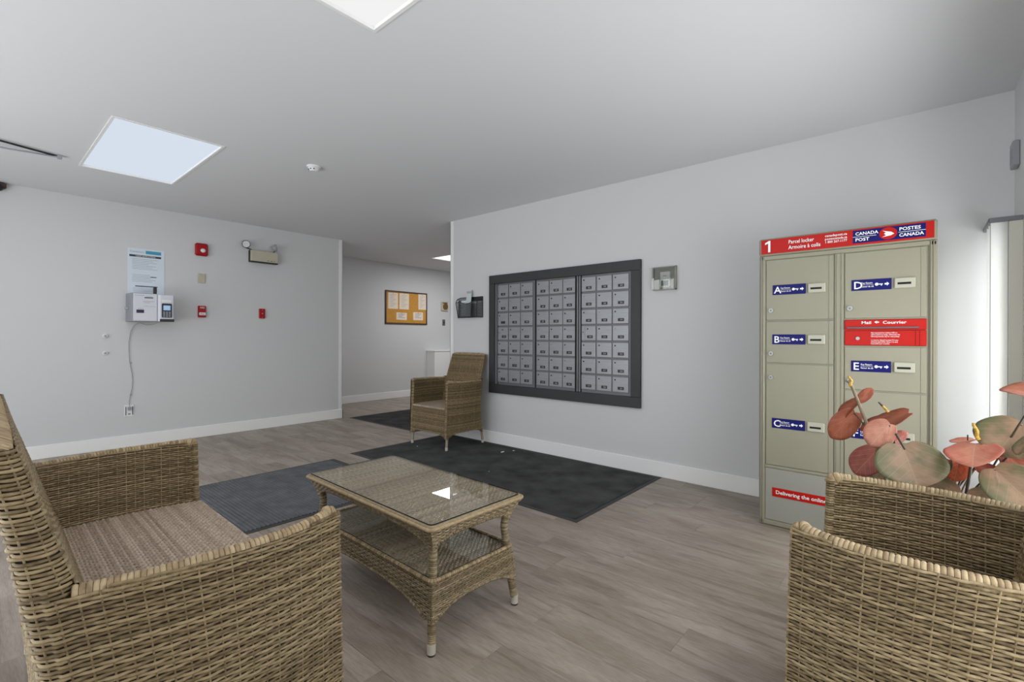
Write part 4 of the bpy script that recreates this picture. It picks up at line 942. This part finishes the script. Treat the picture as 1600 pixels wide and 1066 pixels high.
# ------------------------------------------------------------------ coffee table
t = thing('coffee_table', (1.302, 1.745, 0), 'low wicker coffee table with glass top and woven lower shelf', 'coffee table', rz=math.radians(-1.5))
A_, B_ = .245, .478; TZ = .452
ins = lambda z: np.interp(z, (0, .04, .10, .24, .33, .37, .41, .44, .46), (.012, .014, .022, .036, .044, .040, .026, .008, 0))
def side_panel(k, z0, z1, keepf, lab):
    hx, hy = (A_, B_)
    def S(s, z):
        i_ = ins(z); u = s / (2 * (hx if k % 2 == 0 else hy)) * 2 - 1
        if k == 0: return np.stack([u * (hx - i_), -(hy - i_), z], -1)
        if k == 1: return np.stack([(hx - i_), u * (hy - i_), z], -1)
        if k == 2: return np.stack([-u * (hx - i_), (hy - i_), z], -1)
        return np.stack([-(hx - i_), -u * (hy - i_), z], -1)
    L_ = 2 * (hx if k % 2 == 0 else hy)
    kp = lambda s, z: keepf(np.abs(s / L_ * 2 - 1), z)
    wobj(lab, weave(S, L_, z0, z1, kp, row=.0074, stake=.019, seg=4, amp=.0022, th=.0021, flip=1), t, [M['wicker_table'], M['core']])
    return S, L_
for k in range(4):
    pw_ = 7 if k % 2 == 0 else 9
    up = (lambda a: .398 - .048 * a ** 4) if k % 2 == 0 else (lambda a: .412 - .065 * a ** 6)
    lowf = (lambda a: .155 - .055 * a ** 3) if k % 2 == 0 else (lambda a: .172 - .070 * a ** 3.2)
    S, L_ = side_panel(k, .342, .446, lambda a, z, up=up: z > up(a), 'upper_apron')
    side_panel(k, .098, .243, lambda a, z, lf=lowf: z > lf(a), 'lower_apron')
    for fn, zz in ((up, 0), (lowf, 0)):
        q = np.linspace(-.93, .93, 30); z = np.array([fn(abs(v)) for v in q]); P = S((q + 1) / 2 * L_, z)
        wobj('apron_edge_binding', ribtube(P, .0050, n=6), t, [M['wicker_table'], M['core']])
# frames around the top and the shelf: two smooth strands side by side
def ring(z, a, b, r, name, rib=False, mt='wicker_rim'):
    c = .02; P = []
    for cx, cy, s0 in ((a - c, b - c, 0), (-a + c, b - c, 1), (-a + c, -b + c, 2), (a - c, -b + c, 3)):
        for q in np.linspace(0, PI / 2, 5): P.append((cx + c * math.cos(q + s0 * PI / 2), cy + c * math.sin(q + s0 * PI / 2), z))
    P.append(P[0])
    if not rib:
        m = MB(); m.tube(P, r, 8, caps=False); return obj(name, m, [M[mt]], t, local=True)
    wobj(name, ribtube(P, r, pitch=.0095 if rib else .3, amp=.0013 if rib else .0003, n=8, per=4 if rib else 40), t, [M[mt], M['core']])
ring(.4475, A_ - .001, B_ - .001, .0072, 'top_rim_strand'); ring(.4535, A_ - .009, B_ - .009, .0062, 'top_rim_strand', mt='wicker_table')
ring(.2475, A_ - .036, B_ - .036, .0075, 'shelf_rim', True)
f = lambda s, q: np.stack([s - (A_ - .012), q - (B_ - .012), np.full_like(s, TZ)], -1)
wobj('woven_top', weave(f, 2 * (A_ - .012), 0, 2 * (B_ - .012), None, row=.0095, stake=.0125, seg=5, amp=.0022, th=.0014, wid=.55, back=False, jit=.00008), t, [M['wicker_top'], M['core']])
f = lambda s, q: np.stack([s - (A_ - .040), q - (B_ - .040), np.full_like(s, .243)], -1)
wobj('lower_shelf', weave(f, 2 * (A_ - .040), 0, 2 * (B_ - .040), None, row=.0095, stake=.0125, seg=5, amp=.0022, th=.0014, wid=.55, back=False, jit=.00008), t, [M['wicker_top'], M['core']])
def glass(a, b, z0, z1, name):
    c = .018; P = []
    for cx, cy, s0 in ((a - c, b - c, 0), (-a + c, b - c, 1), (-a + c, -b + c, 2), (a - c, -b + c, 3)):
        for q in np.linspace(0, PI / 2, 5): P.append((cx + c * math.cos(q + s0 * PI / 2), cy + c * math.sin(q + s0 * PI / 2)))
    n = len(P); m = MB(); m.add([(*p, z0) for p in P] + [(*p, z1) for p in P], [list(range(n, 2 * n))], 0); m.add([(*p, z0) for p in P] + [(*p, z1) for p in P], [(i, (i + 1) % n, n + (i + 1) % n, n + i) for i in range(n)], 1)
    return obj(name, m, [M['glass'], M['glass_edge']], t, local=True)
glass(A_ - .013, B_ - .013, .4585, .4635, 'glass_top'); glass(A_ - .047, B_ - .047, .2485, .2515, 'shelf_glass')
for sx in (1, -1):
    for sy in (1, -1):
        zz = np.linspace(.036, .44, 16); P = [(sx * (A_ - float(ins(z)) - .016), sy * (B_ - float(ins(z)) - .016), z) for z in zz]
        lg = wobj('leg', ribtube(P, .0150, pitch=.0066, amp=.0012, n=12, ref=(1, 0, 0)), t, [M['wicker_table'], M['core']])
        m = MB(); x, y = sx * (A_ - .012 - .016), sy * (B_ - .012 - .016); m.cyl((x, y, .007), .0155, .034, 2, 16); m.cyl((x, y, 0), .0145, .008, 2, 16, mi=1); obj('foot_cap', m, [M['cap'], M['black']], lg, local=True)

# ------------------------------------------------------------------ leafy plant behind the right armchair
t = thing('artificial_plant', (2.21, -.03, 0), 'leafy plant with broad olive, coral and rust coloured leaves', 'plant')
m = MB(); prof = [(0, .10), (.02, .115), (.2, .135), (.4, .15), (.42, .158), (.44, .158), (.44, .145), (.41, .14)]
n = 24; V = [(2.21 + r * math.cos(2 * PI * i / n), -.03 + r * math.sin(2 * PI * i / n), z) for z, r in prof for i in range(n)]
m.add(V, [(k * n + i, k * n + (i + 1) % n, (k + 1) * n + (i + 1) % n, (k + 1) * n + i) for k in range(len(prof) - 1) for i in range(n)] + [list(range(n))[::-1]], 0, True); obj('pot', m, [M['pot']], t)
m = MB(); m.cyl((2.21, -.03, .39), .138, .015, 2, 24); obj('soil', m, [M['soil']], t)
def leaf(kind, B, Tp, S, k):
    B, Tp, S = map(lambda q: np.array(q, float), (B, Tp, S)); y = Tp - B; L_ = np.linalg.norm(y); y /= L_
    c = B + y * L_ * .45; x = S - c; x = x - y * np.dot(x, y); W_ = np.linalg.norm(x); x /= W_; nn = np.cross(x, y)
    if nn[2] < 0: nn = -nn
    r = random.Random(k); nr, na = 8, 36; V = []; UVs = []; fold = r.uniform(.08, .2) * (1 if W_ > .02 else .5); curl = r.uniform(-.12, .02); wv = r.uniform(0, 6)
    for i in range(nr + 1):
        q = i / nr
        for j in range(na):
            a = 2 * PI * j / na
            ox = math.sin(a) * (1 - .10 * math.cos(a)); oy = .47 - .53 * math.cos(a) + .12 * math.exp(-((min(a, 2 * PI - a)) / .28) ** 2)
            oy += .03 * math.exp(-((a - PI) / .25) ** 2)
            px_ = ox * q; py_ = .10 + (oy - .10) * q
            V.append((px_, py_))
    Pw = []
    for (u, v) in V:
        hz = fold * abs(u) * W_ + curl * (v - .3) ** 2 * L_ + .012 * math.sin(5 * v + wv) * abs(u) * L_ * 3 + .018 * L_ * math.sin((v - abs(u)) * 5 * 2 * PI) * min(1, abs(u) * 3) * .35
        Pw.append(B + x * u * W_ + y * v * L_ + nn * hz)
    Fc = [(i * na + j, (i + 1) * na + j, (i + 1) * na + (j + 1) % na, i * na + (j + 1) % na) for i in range(nr) for j in range(na)]
    m = MB(); m.add(Pw, Fc, 0, True)
    nm = {'red': 'red_leaf'}.get(kind, kind); o = obj('leaf', m, [M[nm]], t)
    uvl = o.data.uv_layers.new(name='UVMap'); vi = np.zeros(len(o.data.loops), int); o.data.loops.foreach_get('vertex_index', vi)
    VV = np.array(V); uvl.data.foreach_set('uv', np.stack([VV[vi, 0] / 2 + .5, VV[vi, 1]], 1).ravel())
    sd = o.modifiers.new('thickness', 'SOLIDIFY'); sd.thickness = .0012
    o['label'] = {'olive': 'broad olive green leaf', 'red': 'dark red leaf', 'rust': 'rust brown leaf', 'pink': 'dusty pink leaf', 'coral': 'coral pink leaf', 'orange': 'orange leaf'}[kind]
    # stalk from the pot
    if k in (3, 5, 6, 8, 14, 15, 16, 17, 18, 20, 22): return
    P0 = np.array([2.21 + r.uniform(-.05, .05), -.03 + r.uniform(-.06, .06), .40]); e = B + y * L_ * .10; P1 = (P0 + e) / 2 + np.array([r.uniform(0, .05), r.uniform(-.02, .02), .06])
    q = np.linspace(0, 1, 14)[:, None]; m = MB(); m.tube((1 - q) ** 2 * P0 + 2 * q * (1 - q) * P1 + q * q * e, .0028, 6); obj('stalk', m, [M['dark_stem'] if k % 3 else M['stem']], t)
LEAVES = [
('olive', [2.036, 0.058, 0.769], [1.983, 0.013, 0.643], [2.057, -0.050, 0.731]),
('red', [2.099, 0.119, 0.730], [2.078, 0.183, 0.633], [2.099, 0.192, 0.705]),
('pink', [2.026, 0.082, 0.833], [2.004, 0.136, 0.752], [2.036, 0.063, 0.781]),
('rust', [2.131, 0.032, 0.862], [2.110, 0.170, 0.787], [2.184, 0.101, 0.847]),
('rust', [2.131, 0.185, 0.851], [2.089, 0.254, 0.749], [2.131, 0.179, 0.783]),
('rust', [2.152, 0.185, 0.891], [2.131, 0.233, 0.814], [2.110, 0.194, 0.840]),
('rust', [2.142, 0.183, 0.879], [2.173, 0.143, 0.930], [2.163, 0.176, 0.918]),
('coral', [2.131, -0.126, 0.781], [1.962, -0.108, 0.742], [2.047, -0.186, 0.776]),
('coral', [2.216, -0.131, 0.778], [2.173, -0.071, 0.766], [2.237, -0.105, 0.775]),
('orange', [2.110, -0.088, 0.725], [2.078, -0.074, 0.659], [2.099, -0.112, 0.696]),
('olive', [2.152, -0.236, 0.857], [2.089, -0.167, 0.759], [2.163, -0.138, 0.846]),
('olive', [2.036, -0.155, 0.729], [1.962, -0.239, 0.637], [1.973, -0.145, 0.643]),
('red', [2.142, -0.191, 0.754], [2.099, -0.233, 0.714], [2.142, -0.230, 0.756]),
('rust', [2.057, -0.265, 0.954], [2.089, -0.180, 0.962], [2.142, -0.233, 0.972]),
('olive', [2.026, -0.095, 0.634], [2.004, -0.002, 0.611], [2.099, -0.047, 0.668]),
('olive', [2.047, -0.095, 0.629], [2.004, -0.168, 0.616], [2.089, -0.145, 0.649]),
('olive', [2.099, 0.083, 0.759], [2.078, 0.113, 0.678], [2.099, 0.120, 0.736]),
('olive', [2.047, 0.092, 0.654], [2.036, 0.136, 0.621], [2.078, 0.119, 0.647]),
('olive', [2.099, -0.064, 0.721], [2.078, -0.045, 0.672], [2.099, -0.042, 0.700]),
('olive', [2.057, -0.238, 0.829], [2.036, -0.208, 0.772], [2.068, -0.211, 0.805]),
('red', [2.131, 0.083, 0.745], [2.152, 0.044, 0.787], [2.131, 0.071, 0.787]),
('red', [2.152, -0.127, 0.705], [2.131, -0.190, 0.679], [2.152, -0.167, 0.711]),
('red', [2.110, -0.041, 0.656], [2.131, -0.088, 0.690], [2.131, -0.070, 0.699]),
]
for k, l in enumerate(LEAVES): leaf(*l, k)
def stick(name, a, b, r0, r1, mt, wob=0):
    a, b = np.array(a, float), np.array(b, float); q = np.linspace(0, 1, 14)[:, None]
    P = a + (b - a) * q + np.stack([np.zeros(14), wob * np.sin(q[:, 0] * 9), np.zeros(14)], 1); m = MB(); m.tube(P, np.linspace(r0, r1, 14) * (1 + .15 * np.sin(q[:, 0] * 40) * (1 if mt == 'gold' else 0)), 8); obj(name, m, [M[mt]], t)
stick('flower_stem', (2.150, 0.050, 0.410), (2.110, 0.141, 0.772), .006, .006, 'stem'); stick('flower_stem', (2.110, 0.141, 0.772), (2.110, 0.198, 0.943), .006, .005, 'stem')
stick('spadix', (2.110, 0.198, 0.941), (2.110, 0.204, 0.978), .006, .003, 'gold', .003); stick('spadix', (2.110, 0.200, 0.951), (2.110, 0.215, 0.960), .005, .003, 'stem')
stick('spadix', (2.110, 0.093, 0.857), (2.110, 0.109, 0.877), .005, .004, 'gold'); stick('spadix', (2.110, 0.109, 0.877), (2.110, 0.121, 0.890), .004, .002, 'dark_stem')
stick('flower_stem', (2.004, 0.069, 0.802), (2.004, 0.046, 0.753), .004, .003, 'dark_stem'); stick('spadix', (2.110, -0.132, 0.793), (2.110, -0.121, 0.845), .006, .004, 'gold', .002)
stick('flower_stem', (2.194, -0.111, 0.772), (2.194, -0.111, 0.793), .002, .002, 'dark_stem'); stick('flower_stem', (2.078, -0.114, 0.726), (2.078, -0.097, 0.572), .004, .005, 'dark_stem'); stick('spadix', (2.110, -0.051, 0.709), (2.110, -0.039, 0.735), .003, .002, 'dark_stem')
